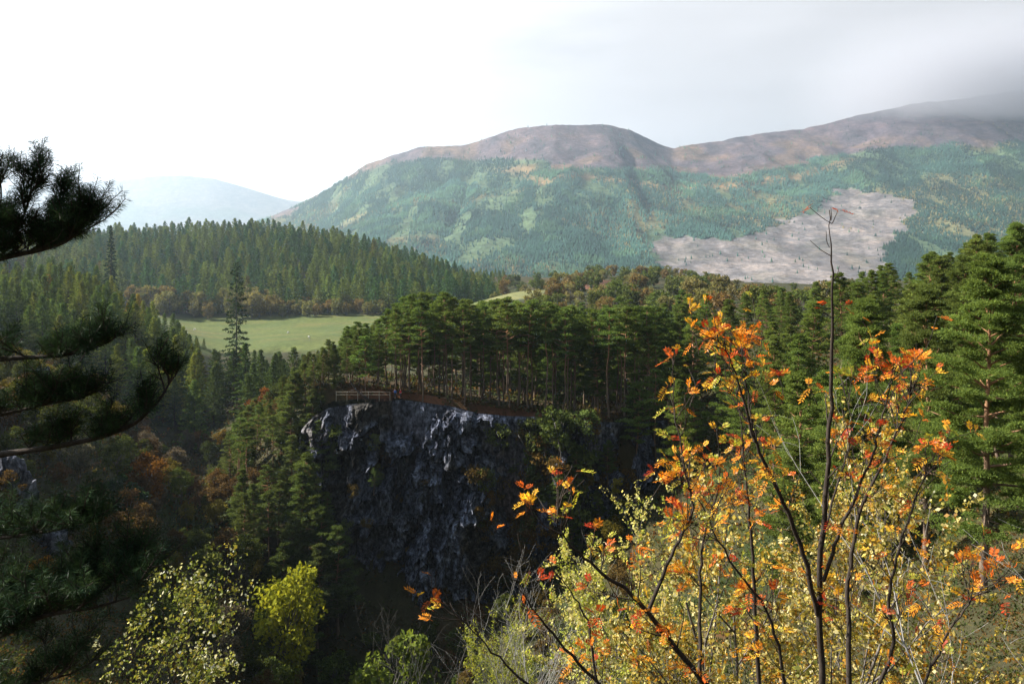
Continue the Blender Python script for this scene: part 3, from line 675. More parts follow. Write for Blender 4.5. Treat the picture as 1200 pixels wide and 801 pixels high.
zz_ = h1(pxx(342, 100), 100); one(BROAD[3], 342, 100, (HZ - 655) / F * 100 - zz_, 9, (0.26, 0.27, 0.03), 'bright yellow green tree at the foot of the cliff', wide=.8)
zz_ = h1(pxx(460, 104), 104); one(BROAD[0], 460, 104, (HZ - 722) / F * 104 - zz_, 7, (0.13, 0.17, 0.03), 'leaf green tree on the gorge floor below the cliff cave', wide=.9)
one(BROAD[2], 325, 92, 7, 6, (0.08, 0.10, 0.02), 'olive bush below the bright yellow green tree', 'bush')
one(BROAD[1], 172, 118, 10.5, 8, (0.14, 0.065, 0.018), 'orange brown tree on the shaded gorge slope')
one(BROAD[0], 148, 106, 8.0, 7, (0.030, 0.055, 0.028), 'dark rounded evergreen beside the orange brown tree')
one(BROAD[2], 50, 78, 3.6, 6, (0.30, 0.13, 0.02), 'small orange bush beside the rocky outcrop', 'bush', .9)
one(Proto(broadleaf(777, 11, 1.7, 26, 80, (.30, .18), .1), MG, LF, 'aspen_tree'), 724, 137.5, 10.5, 11, (0.24, 0.21, 0.03), 'slender yellow tree at the rocky end of the cliff')
one(BROAD[1], 718, 131, 6.5, 8, (0.12, 0.10, 0.02), 'olive bush under the slender yellow tree', 'bush')

# mixed bushes on the shaded gorge slope
KIN = [((0.072, 0.088, 0.027), 'olive green bush on the shaded gorge slope', 'olive bushes on the gorge slope'), ((0.10, 0.062, 0.030), 'rust brown bush on the shaded gorge slope', 'rust brown bushes on the gorge slope'),
       ((0.15, 0.125, 0.03), 'dull yellow bush on the shaded gorge slope', 'yellow bushes on the gorge slope'), ((0.11, 0.095, 0.075), 'greyish half bare bush on the shaded gorge slope', 'greyish bushes on the gorge slope')]
def g_lf():
    px = rng.uniform(-40, 330); Y = rng.uniform(78, 205); return (pxx(px, Y), Y)
for x, y in spread_pts(rng, 175, g_lf, 3.3):
    k = rng.choice(4, p=[.42, .27, .16, .15]); p = BROAD[rng.integers(0, 4)]; s = rng.uniform(.55, 1.15)
    p.put((x, y, h1(x, y) - .2), rng.uniform(0, 6.28), s, jit(rng, KIN[k][0], .25), KIN[k][1], 'bush', KIN[k][2])
def g_fl():
    px = rng.uniform(300, 760); Y = rng.uniform(88, 131); return (pxx(px, Y), Y)
for x, y in spread_pts(rng, 85, g_fl, 2.6):
    p = BROAD[rng.integers(0, 4)]; k = rng.choice(2)
    p.put((x, y, h1(x, y) - .2), rng.uniform(0, 6.28), rng.uniform(.4, .9), jit(rng, ((0.075, 0.095, 0.027), (0.12, 0.085, 0.03))[k], .25), ('dark green bush on the gorge floor below the cliff', 'brown bush on the gorge floor below the cliff')[k], 'bush', ('green bushes below the cliff', 'brown bushes below the cliff')[k])
for px, Y, sc_, c, w_ in ((392, 118, 1.0, (0.085, 0.12, 0.03), 'dark green'), (420, 110, .9, (0.12, 0.15, 0.03), 'olive'), (505, 108, 1.0, (0.10, 0.14, 0.03), 'leaf green'), (545, 112, .9, (0.13, 0.10, 0.03), 'brownish'), (375, 106, .8, (0.13, 0.10, 0.03), 'brown'), (590, 110, 1.1, (0.10, 0.12, 0.03), 'mossy green'), (480, 116, .8, (0.15, 0.12, 0.03), 'dull yellow')):
    x = pxx(px, Y); BROAD[rng.integers(0, 4)].put((x, Y, h1(x, Y) - .3), rng.uniform(0, 6.28), sc_, c, 'single ' + w_ + ' tree rising from the dark gorge floor under the cliff', 'tree')
# plants hanging on to the cliff
for (px, py, k, s, c) in ((392, 520, 1, 1.6, 0), (384, 560, 1, 1.5, 0), (440, 520, 0, 1.2, 0), (442, 560, 1, 1.3, 0), (430, 610, 2, .9, 1), (500, 505, 0, .9, 0), (545, 545, 2, 1.0, 1), (560, 600, 0, .9, 1), (585, 520, 1, 1.1, 0), (600, 545, 0, 1.5, 1),
        (612, 575, 1, 1.6, 1), (625, 520, 0, 1.5, 0), (640, 560, 1, 1.8, 1), (618, 620, 2, 1.6, 1), (648, 610, 1, 1.7, 0), (600, 650, 2, 1.5, 1), (640, 650, 1, 1.6, 1), (575, 660, 2, 1.3, 1), (560, 700, 1, 1.4, 0), (520, 690, 2, 1.0, 1), (470, 580, 2, .8, 1), (415, 575, 0, 1.0, 1), (405, 625, 1, 1.1, 0),
        (690, 520, 1, .9, 0), (665, 505, 0, 1.3, 0), (480, 640, 2, .7, 1), (500, 560, 2, .6, 1), (655, 530, 1, 1.9, 0), (672, 570, 1, 1.9, 0), (675, 620, 1, 2.0, 0), (620, 690, 1, 1.5, 1)):
    p = on_cliff(px, py); g = c
    SHRUB[k].put((p[0], p[1] - .5, p[2] - 1.0), rng.uniform(0, 6.28), s * (1.6 if px > 570 else 1.0), jit(rng, ((0.105, 0.135, 0.045), (0.15, 0.098, 0.035))[g], .25), ('green shrub rooted in the dark cliff face', 'rusty brown shrub rooted in the dark cliff face')[g], 'shrub', ('green shrubs on the cliff', 'rusty shrubs on the cliff')[g])

for _ in range(60):
    px, py = rng.uniform(560, 735), rng.uniform(500, 735); p = on_cliff(px, py); g = int(rng.uniform() < .45)
    SHRUB[rng.integers(0, 3)].put((p[0], p[1] - .5, p[2] - 1.0), rng.uniform(0, 6.28), rng.uniform(1.2, 2.0), jit(rng, ((0.105, 0.135, 0.045), (0.15, 0.098, 0.035))[g], .25), ('green shrub rooted in the dark cliff face', 'rusty brown shrub rooted in the dark cliff face')[g], 'shrub', ('green shrubs on the cliff', 'rusty shrubs on the cliff')[g])
for px, py, ht in ((640, 540, 6.5), (655, 600, 8), (676, 560, 7), (668, 650, 9), (700, 620, 8), (690, 700, 9), (640, 700, 7), (600, 560, 7), (622, 600, 9), (612, 660, 9), (655, 680, 10), (712, 560, 8), (722, 650, 10), (590, 700, 8), (628, 530, 7), (700, 680, 11), (668, 610, 9), (392, 545, 5), (440, 570, 4.5), (386, 610, 6), (408, 660, 6)):
    p = on_cliff(px, py); q = PINE_SLOPE[rng.integers(0, 4)]
    q.put((p[0], p[1] - .9, p[2] - 1.0), rng.uniform(0, 6.28), ht / 16 * 1.25, jit(rng, (0.09, 0.125, 0.045)), 'small pine growing out of the cliff face', 'pine tree', 'small pines on the cliff face', sz=ht / 16)

# conifer hill beyond the field: the 280 that show largest stand alone, the rest is one mass
HT = [(-40, 276), (100, 268), (140, 262), (200, 257), (300, 255), (370, 262), (430, 275), (500, 297), (560, 318), (585, 334)]
pts = []
def g_hill():
    px = rng.uniform(-40, 592); Y = rng.uniform(552, 870)
    if px > 480 and Y < 552 + (px - 480) * .6: return None
    return (pxx(px, Y), Y)
pts = sorted(spread_pts(rng, 1050, g_hill, 7.2, tries=30), key=lambda p: p[1])
mass = []
for k, (x, y) in enumerate(pts):
    px = 600 + x / y * F; z = h1(x, y); cap = (HZ - (interp(px, HT) + rng.uniform(-3, 10))) / F * y - z
    ht = min(rng.uniform(15, 25), max(cap, 9)); u = rng.uniform() - .35 * float(fbm(np.array([[x / 60, y / 60, 0.]]), 2)[0])
    colr = jit(rng, (0.062, 0.125, 0.050), .2, .05) if u < .42 else jit(rng, (0.138, 0.182, 0.048), .2, .05) if u < 1.12 else jit(rng, (.13, .12, .03), .15)
    if k < 270: HILL[rng.integers(0, 4)].put((x, y, z), rng.uniform(0, 6.28), ht / 21 * rng.uniform(.95, 1.2), colr, 'conifer at the front of the plantation beyond the green field', 'conifer tree', 'front trees of the plantation beyond the field', sz=ht / 21)
    else: mass.append((x, y, z, ht, colr))
me = [h.me for h in HILL]; src = []
for h in me:
    v = np.zeros(len(h.vertices) * 3); h.vertices.foreach_get('co', v); lp = np.zeros(len(h.loops), np.int32); h.loops.foreach_get('vertex_index', lp)
    tt = np.zeros(len(h.polygons), np.int32); h.polygons.foreach_get('loop_total', tt); mi = np.zeros(len(h.polygons), np.int32); h.polygons.foreach_get('material_index', mi)
    st = np.concatenate([[0], np.cumsum(tt)[:-1]]); q = (tt == 4) & (mi == 1)
    F4 = lp[st[q][:, None] + np.arange(4)]; v = v.reshape(-1, 3); ids = np.unique(F4); rm = np.full(len(v), -1); rm[ids] = np.arange(len(ids)); src.append((v[ids], rm[F4]))
b = B()
for (x, y, z, ht, colr) in mass:
    v, f4 = src[rng.integers(0, 4)]; a = rng.uniform(0, 6.28); s = ht / 21; R = np.array([[math.cos(a), -math.sin(a), 0], [math.sin(a), math.cos(a), 0], [0, 0, 1]])
    b.add((v @ R.T) * np.array([s * 1.1, s * 1.1, s]) + np.array([x, y, z]), f4, 0, colr)
tag(b.build('plantation_forest', [M['under']]), 'mass of conifers covering the rounded hill behind its front trees', 'forest', kind='stuff')

# round trees along the far field edge and the mixed wood beyond the plateau
FE = [((0.165, 0.16, 0.068), 'pale olive tree along the far edge of the field', 'olive trees along the field edge'), ((0.18, 0.14, 0.062), 'russet tree along the far edge of the field', 'russet trees along the field edge')]
def g_fe():
    px = rng.uniform(150, 450); Y = rng.uniform(538, 566)
    if px < 300: Y -= rng.uniform(0, 26) * (300 - px) / 150
    return (pxx(px, Y), Y)
for x, y in spread_pts(rng, 62, g_fe, 4.6):
    px = 600 + x / y * F; k = int(rng.uniform() < .3); s = rng.uniform(.8, 1.3) * (1.5 if px < 320 else 1.0)
    FARB[rng.integers(0, 3)].put((x, y, h1(x, y) - .3), rng.uniform(0, 6.28), s, jit(rng, FE[k][0], .2), FE[k][1], 'tree', FE[k][2])
MW = [((0.095, 0.122, 0.038), 'green rounded tree in the mixed wood beyond the plateau', 'green trees of the mixed wood'), ((0.17, 0.16, 0.068), 'pale olive tree in the mixed wood beyond the plateau', 'olive trees of the mixed wood'), ((0.17, 0.12, 0.055), 'brownish tree in the mixed wood beyond the plateau', 'brown trees of the mixed wood')]
def g_mw():
    px = rng.uniform(575, 1010); Y = rng.uniform(230, 780)
    if px < 640 and 400 < Y < 545: return None
    if px < 690 and 540 < Y < 620 and rng.uniform() < .7: return None
    return (pxx(px, Y), Y)
for x, y in spread_pts(rng, 260, g_mw, 6.5):
    px = 600 + x / y * F; z = h1(x, y); cap = (HZ - (interp(px, [(570, 318), (700, 310), (780, 309), (840, 322), (900, 335), (1020, 325)]) + rng.uniform(-3, 6))) / F * y - z
    if y < 330 and px < 740: cap = min(cap, (HZ - 350) / F * y - z)
    if cap < 4: continue
    k = rng.choice(3, p=[.5, .3, .2]); p = FARB[rng.integers(0, 3)]; ht = min(rng.uniform(9, 15), cap)
    p.put((x, y, z - .4), rng.uniform(0, 6.28), ht / 10, jit(rng, MW[k][0], .2), MW[k][1], 'tree', MW[k][2])

# ------------------------------------------------------------------ undergrowth (uncountable)
n = 76000; px = rng.uniform(-400, 1500, n); Y = np.exp(rng.uniform(math.log(9), math.log(235), n)); X = pxx(px, Y); z = H(X, Y)
ok = ~((Y > edge(X) - 6) & (Y < 185) & (X > -38) & (X < 26)) | (rng.uniform(0, 1, n) < .30); X, Y, z = X[ok], Y[ok], z[ok]; n = len(X)
pal = np.array([(0.060, 0.075, 0.022), (0.10, 0.060, 0.026), (0.14, 0.070, 0.024), (0.045, 0.062, 0.024), (0.13, 0.115, 0.04)])
ck = rng.choice(5, n, p=[.34, .24, .12, .2, .10]); sc = np.clip(Y / 110, .22, 1.6)
b = B(); per = 8
C0 = np.repeat(np.stack([X, Y, z], 1), per, 0); ss = np.repeat(sc, per)
d = rdir(rng, n * per); d[:, 2] = np.abs(d[:, 2])
pos = C0 + d * (ss * rng.uniform(.2, 1.0, n * per))[:, None] * np.array([1.2, 1.2, .9])
b.leaves(rng, pos, .55 * ss, .24 * ss, d, .7, 0, np.repeat(pal[ck] * rng.uniform(.6, 1.3, (n, 1)), per, 0))
n = 5200; X = rng.uniform(-37, 23, n); Y = edge(X) + rng.uniform(-1.8, 9, n); z = H(X, Y)
pal = np.array([(0.10, 0.052, 0.028), (0.065, 0.045, 0.022), (0.055, 0.068, 0.024), (0.14, 0.065, 0.03)]); gate = fbm(np.stack([X / 3, Y / 3, 0 * X], -1), 2) > -.25; X, Y, z = X[gate], Y[gate], z[gate]; n = len(X)
d = rdir(rng, n * 7); d[:, 2] = np.abs(d[:, 2]); pos = np.repeat(np.stack([X, Y, z], 1), 7, 0) + d * rng.uniform(.1, .8, (n * 7, 1)) * np.array([1, 1, .6])
b.leaves(rng, pos, .34, .15, d, .7, 0, np.repeat(pal[rng.choice(4, n, p=[.35, .25, .25, .15])] * rng.uniform(.6, 1.3, (n, 1)), 7, 0))
tag(b.build('undergrowth', [M['under']]), 'brown and green bracken, heather and low scrub on the gorge sides', 'undergrowth', kind='stuff')

# ------------------------------------------------------------------ left rock outcrops
def rock(px, py, Y, s, seed, lab):
    r = np.random.default_rng(seed); bm = B(); a, e = np.meshgrid(np.linspace(0, 2 * np.pi, 48, endpoint=False), np.linspace(-1.45, 1.5, 30))
    D = np.stack([np.cos(a) * np.cos(e), np.sin(a) * np.cos(e), np.sin(e)], -1)
    v1, o1 = cells(D * 2.2 + seed); R_ = 1 + .32 * (v1 - .5) + .3 * o1[..., 0] + .25 * o1[..., 2] + .16 * fbm(D * 4 + seed, 3)
    V = D * R_[..., None] * np.array(s); k, c = V.shape[:2]
    i_ = np.arange(k - 1)[:, None] * c; j_ = np.arange(c)[None]
    bm.add(V, np.stack([i_ + j_, i_ + (j_ + 1) % c, i_ + c + (j_ + 1) % c, i_ + c + j_], -1).reshape(-1, 4), 0, (0.17, 0.18, 0.22))
    o = bm.build('rock_outcrop', [M['rock']]); o.location = at(px, py, Y); tag(o, lab, 'rock')
rock(8, 600, 84, (2.6, 2.0, 5.0), 3, 'tall grey rock outcrop on the shaded slope')
rock(62, 640, 86, (1.6, 1.4, 1.7), 8, 'small grey rock below the tall outcrop')
rock(50, 452, 146, (2.4, 1.5, 3.2), 12, 'distant grey crag high on the shaded slope')

# ------------------------------------------------------------------ cliff top: fence, people, fallen trunk
fx = [pxx(p, 143.0) for p in np.linspace(394, 457, 6)]; fr = empty('rail_fence', (0, 0, 0), 'pale wooden post and rail fence on the cliff top', 'fence')
fz = [h1(x, 143.0) for x in fx]; zt = [max(z, -25.4) for z in fz]
for x, z in zip(fx, zt):
    b = B(); b.box((x, 143.0, z + .25), (.09, .09, 1.7)); b.build('post', [M['wood']], fr)
for dz in (.55, 1.05):
    b = B()
    for (xa, za), (xb, zb) in zip(zip(fx, zt), list(zip(fx, zt))[1:]):
        b.tube([(xa, 142.92, za + dz), (xb, 142.92, zb + dz)], .045, 6)
    b.build('rail', [M['wood']], fr)
lt = B(); lt.tube([at(410, 446, 142.3), at(417, 456, 142), at(425, 463, 141.6), at(434, 470, 141.0)], [.10, .16, .20, .24], 7)
lt.tube([at(417, 456, 142), at(409, 458, 142.2), at(404, 463, 142.2)], [.09, .06, .04], 5); lt.tube([at(424, 462, 141.7), at(423, 453, 141.9)], [.07, .03], 5)
tag(lt.build('fallen_trunk', [M['bark_dark']], smooth_=True), 'dark dead trunk leaning across the pale rail fence', 'dead tree')

for px, Y, g in ((376, 144.5, 0), (384, 143.8, 1), (392, 145, 0), (401, 146, 0), (410, 144.2, 1), (370, 142.5, 0), (480, 143.5, 0), (515, 143.2, 1), (548, 143.4, 0), (585, 143.3, 1), (612, 143.5, 0)):
    x = pxx(px, Y); SHRUB[rng.integers(0, 3)].put((x, Y, h1(x, Y) - .3), rng.uniform(0, 6.28), rng.uniform(.6, 1.0), jit(rng, ((0.09, 0.12, 0.04), (0.14, 0.075, 0.03))[g], .2), ('low green shrub on the lip of the cliff top', 'low russet shrub on the lip of the cliff top')[g], 'shrub', ('green shrubs on the cliff lip', 'russet shrubs on the cliff lip')[g])
SKIN = plain('skin', (0.45, 0.28, 0.2)); DARKC = plain('dark_trousers', (0.03, 0.03, 0.04)); HAIR = plain('dark_hair', (0.03, 0.02, 0.015))
def skin_obj(name, verts, edges, radii, m, parent=None, sub=2):
    me = bpy.data.meshes.new(name); me.from_pydata(verts, edges, []); o = bpy.data.objects.new(name, me); COL.objects.link(o)
    sk = o.modifiers.new('skin', 'SKIN'); sk.use_smooth_shade = True
    for i_, r in enumerate(radii): me.skin_vertices[0].data[i_].radius = (r, r) if not isinstance(r, tuple) else r
    me.skin_vertices[0].data[0].use_root = True
    sd = o.modifiers.new('subdivision', 'SUBSURF'); sd.levels = sd.render_levels = sub
    me.materials.append(m)
    if parent: o.parent = parent
    return o
def person(px, py, Y, jacket, lab, rz, arm):
    p = at(px, py, Y); x = p[0]; z = max(h1(x, Y), p[2] - .3)
    z = p[2]
    r = empty('person', (x, Y, z), lab, 'person'); r.rotation_euler = (0, 0, rz)
    V = [(0, 0, .95), (0, 0, 1.15), (0, 0, 1.38), (0, 0, 1.50), (0, -.01, 1.62), (0, -.01, 1.74),
         (.10, 0, .90), (.11, -.02, .50), (.11, 0, .08), (.12, -.14, .04), (-.10, 0, .90), (-.11, .02, .50), (-.12, .04, .08), (-.13, -.10, .04),
         (.19, 0, 1.40), (.25, .02, 1.14), (.22, -.10 - arm, .95), (.21, -.14 - arm, .87), (-.19, 0, 1.40), (-.25, .02, 1.14), (-.22, -.10, .92), (-.21, -.13, .84)]
    E = [(0, 1), (1, 2), (2, 3), (3, 4), (4, 5), (0, 6), (6, 7), (7, 8), (8, 9), (0, 10), (10, 11), (11, 12), (12, 13), (2, 14), (14, 15), (15, 16), (16, 17), (2, 18), (18, 19), (19, 20), (20, 21)]
    R = [.14, .13, .15, .06, .10, .085, .09, .065, .045, .04, .09, .065, .045, .04, .06, .048, .036, .035, .06, .048, .036, .035]
    skin_obj('body', V, E, R, SKIN, r)
    jv = [(0, 0, .86), (0, 0, 1.12), (0, 0, 1.38), (0, 0, 1.47), (.19, 0, 1.40), (.255, .02, 1.14), (.225, -.09 - arm, .97), (-.19, 0, 1.40), (-.255, .02, 1.14), (-.225, -.09, .94)]
    skin_obj('jacket', jv, [(0, 1), (1, 2), (2, 3), (2, 4), (4, 5), (5, 6), (2, 7), (7, 8), (8, 9)], [(.19, .16), (.18, .15), (.19, .15), .09, .08, .065, .05, .08, .065, .05], jacket, r)
    skin_obj('trousers', [(0, 0, .93), (.10, 0, .88), (.11, -.02, .50), (.11, 0, .12), (-.10, 0, .88), (-.11, .02, .50), (-.12, .04, .12)], [(0, 1), (1, 2), (2, 3), (0, 4), (4, 5), (5, 6)], [.155, .105, .08, .06, .105, .08, .06], DARKC, r)
    skin_obj('hair', [(0, .02, 1.66), (0, .015, 1.76), (0, .0, 1.80)], [(0, 1), (1, 2)], [.10, .095, .05], HAIR, r)
person(463, 466.5, 141.9, plain('blue_cloth', (0.03, 0.13, 0.45)), 'person in a blue jacket standing on the cliff edge', 2.6, .10)
person(469.5, 466.5, 142.3, plain('red_cloth', (0.42, 0.03, 0.03)), 'person in a red jacket standing behind the blue jacket', 2.2, .0)

# sheep in the field
WOOL = plain('wool', (0.72, 0.70, 0.64)); FACE = plain('sheep_face', (0.5, 0.46, 0.4))
for k, (px, py, Y, a, lab) in enumerate(((228, 383, 455, 0.3, 'white sheep grazing nearest the olive trees of the field edge'), (337.5, 386.5, 440, 1.4, 'white sheep grazing in the middle of the field'), (362, 396, 398, 2.4, 'white sheep grazing at the near end of the field'))):
    x = pxx(px, Y); r = skin_obj('sheep', [(0, 0, .62), (.4, 0, .64), (.62, 0, .52), (.80, 0, .26), (-.42, 0, .62), (.3, .15, .45), (.3, .16, .22), (.32, .16, 0), (.3, -.15, .45), (.3, -.16, .22), (.32, -.16, 0), (-.4, .15, .45), (-.46, .16, .24), (-.42, .16, 0), (-.4, -.15, .45), (-.46, -.16, .24), (-.42, -.16, 0)],
        [(0, 1), (1, 2), (2, 3), (0, 4), (1, 5), (5, 6), (6, 7), (1, 8), (8, 9), (9, 10), (4, 11), (11, 12), (12, 13), (4, 14), (14, 15), (15, 16)],
        [.34, .30, .14, .08, .30, .09, .05, .04, .09, .05, .04, .1, .05, .04, .1, .05, .04], WOOL, None, 1)
    r.location = (x, Y, h1(x, Y)); r.rotation_euler = (0, 0, a); r.scale = (1.25,) * 3; tag(r, lab, 'sheep')

# ------------------------------------------------------------------ near birches and willow
def grow(rng, bb, p, d, L, r, lev, maxlev, tips, kids=(5, 5, 5), up=.06, wob=.10, ang=.75, ratio=.55):
    n = 6 if lev == 0 else 4
    P = bend(rng, p, d, L, n, wob, up if lev < maxlev else -.04)
    bb.tube(P, np.linspace(r, max(r * .35, .0022), n + 1), 6 if lev == 0 else 4 if lev < 2 else 3, cap=False)
    if lev >= maxlev: tips.append(P); return
    for k in range(kids[min(lev, len(kids) - 1)]):
        q = rng.uniform(.3, 1.0); c = np.array([np.interp(q, np.linspace(0, 1, n + 1), P[:, i_]) for i_ in range(3)])
        t_ = unit(np.array([np.interp(q, np.linspace(0, 1, n + 1), np.gradient(P[:, i_])) for i_ in range(3)])); s = rdir(rng, 1)[0]; s = unit(s - t_ * s.dot(t_))
        dd = unit(t_ * math.cos(ang) + s * math.sin(ang) * rng.uniform(.7, 1.3))
        grow(rng, bb, c, dd, L * ratio * rng.uniform(.7, 1.2), r * .5 * (1 - .4 * q), lev + 1, maxlev, tips, kids, up, wob, ang, ratio)
    if lev > 0: tips.append(P)
def leafy(name, base, stems, top, seed, nleaf, leaf, pal, wts, lab, cat, bm, kids=(9, 6, 4), lean=(0, 0), ratio=.46, ang=.7, wide=.72):
    rng = np.random.default_rng(seed); tr = B(); tips = []; x, y = base; z = h1(x, y); Ht = (HZ - top) / F * y - z
    for s in range(stems):
        a = rng.uniform(0, 6.28) + s * 6.28 / stems; o = np.array([math.cos(a), math.sin(a), 0]) * .25 * (stems > 1)
        grow(rng, tr, np.array([0, 0, -.2]) + o, unit(np.array([lean[0], lean[1], 1]) + o * 1.6 + rng.normal(0, .06, 3)), Ht * rng.uniform(.7, .85), Ht * .0085, 0, 3, tips, kids, .07, .07, ang, ratio)
    k_ = Ht / max(t_[:, 2].max() for t_ in tips) * np.array([wide, wide, 1]); tips = [t_ * k_ for t_ in tips]; tr.v = [v * k_ for v in tr.v]
    ix = rng.integers(0, len(tips), nleaf); q = rng.uniform(.1, 1.05, nleaf)
    T3 = np.array([np.stack([np.interp(np.linspace(0, 1, 5), np.linspace(0, 1, len(t_)), t_[:, i_]) for i_ in range(3)], 1) for t_ in tips])
    f = np.clip(q, 0, 1) * 4; i0 = np.minimum(f.astype(int), 3); ff = (f - i0)[:, None]
    C_ = T3[ix, i0] * (1 - ff) + T3[ix, i0 + 1] * ff + rng.normal(size=(nleaf, 3)) * .035
    tc_ = rng.choice(len(pal), len(tips), p=wts); lc_ = np.where(rng.uniform(0, 1, nleaf) < .6, tc_[ix], rng.choice(len(pal), nleaf, p=wts)); col = np.array(pal)[lc_] * rng.uniform(.68, 1.2, (nleaf, 1)); szs = rng.uniform(.55, 1.25, nleaf)
    cr = B(); cr.leaves(rng, C_ - np.array([0, 0, .02]), leaf[0] * szs, leaf[1] * szs, np.array([0, 0, -.5]), 1.0, 0, col)
    r = empty(name, (x, y, z), lab, cat); tr.build('trunk', [bm], r, True); cr.build('crown', [M['attrleaf']], r); return r
BP = [(0.42, 0.35, 0.11), (0.34, 0.26, 0.045), (0.58, 0.50, 0.24), (0.20, 0.21, 0.05), (0.44, 0.22, 0.03), (0.14, 0.11, 0.04)]; BW = [.27, .2, .2, .1, .13, .1]
leafy('birch_tree', (pxx(905, 13.5), 13.5), 3, 425, 31, 21000, (.072, .052), BP, BW, 'pale yellow birch filling the space directly behind the orange rowan', 'birch tree', M['bark_birch'])
leafy('birch_tree', (pxx(1010, 16), 16), 3, 470, 32, 18000, (.072, .052), BP, BW, 'yellow birch between the rowan and the reddish pine trunk', 'birch tree', M['bark_birch'])
leafy('birch_tree', (pxx(765, 17.5), 17.5), 3, 555, 33, 20000, (.07, .05), [(0.50, 0.46, 0.16), (0.36, 0.40, 0.07), (0.60, 0.55, 0.26)], [.4, .35, .25], 'cream and lime leaved birch nearest the cliff, beside the rowan', 'birch tree', M['bark_birch'], lean=(-.12, 0))
leafy('birch_tree', (pxx(140, 11.5), 11.5), 3, 618, 34, 6500, (.055, .040), [(0.20, 0.21, 0.055), (0.13, 0.16, 0.035), (0.50, 0.50, 0.40), (0.28, 0.24, 0.05)], [.38, .34, .14, .14], 'thin greenish birch with painted leaf glints beneath the dark pine', 'birch tree', M['bark_dark'], kids=(8, 6, 4), lean=(.03, 0))  # near-white leaf tint paints the glints into the colour
leafy('birch_tree', (pxx(280, 12.5), 12.5), 2, 760, 37, 1500, (.055, .040), [(0.36, 0.36, 0.10), (0.52, 0.52, 0.40)], [.6, .4], 'small birch sapling beside the thin greenish birch', 'birch tree', M['bark_dark'], kids=(7, 5, 3), lean=(.12, 0))  # glints painted as a near-white leaf tint here too
leafy('willow_bush', (pxx(620, 26), 26), 6, 700, 35, 10000, (.10, .03), [(0.30, 0.32, 0.04), (0.22, 0.26, 0.04), (0.38, 0.36, 0.06)], [.5, .3, .2], 'lime green willow bush under the reaching rowan branch', 'bush', M['bark_grey'], kids=(7, 5, 4), ang=.5)
# bare shrubs
def bare(px, Y, Ht, seed, stems, lab, bm, lean=(0, 0), kids=(7, 6, 4)):
    rng = np.random.default_rng(seed); tr = B(); tips = []; x = pxx(px, Y)
    for s in range(stems):
        a = rng.uniform(0, 6.28); o = np.array([math.cos(a), math.sin(a), 0]) * .2
        grow(rng, tr, np.array([0, 0, -.2]) + o, unit(np.array([lean[0], lean[1], 1]) + o * 1.8 + rng.normal(0, .1, 3)), Ht * rng.uniform(.8, 1), Ht * .005, 0, 3, tips, kids, .05, .1, .65, .5)
    o = tr.build('bare_shrub', [bm], None, True); o.location = (x, Y, h1(x, Y)); tag(o, lab, 'shrub')
bare(570, 25, 5.6, 51, 5, 'leafless grey shrub in front of the gorge floor', M['bark_grey'], (-.1, 0))
bare(655, 20, 6.2, 52, 4, 'pale lichen covered shrub behind the rowan stems', M['lichen'])
bare(1195, 9, 4.6, 53, 3, 'pale dead branches reaching in below the reddish pine', M['lichen'], (-.16, 0), (6, 4, 2))
bare(520, 30, 7.0, 54, 3, 'thin dead sapling with pale tips below the cliff', M['bark_grey'], (.05, 0), (4, 3, 2))

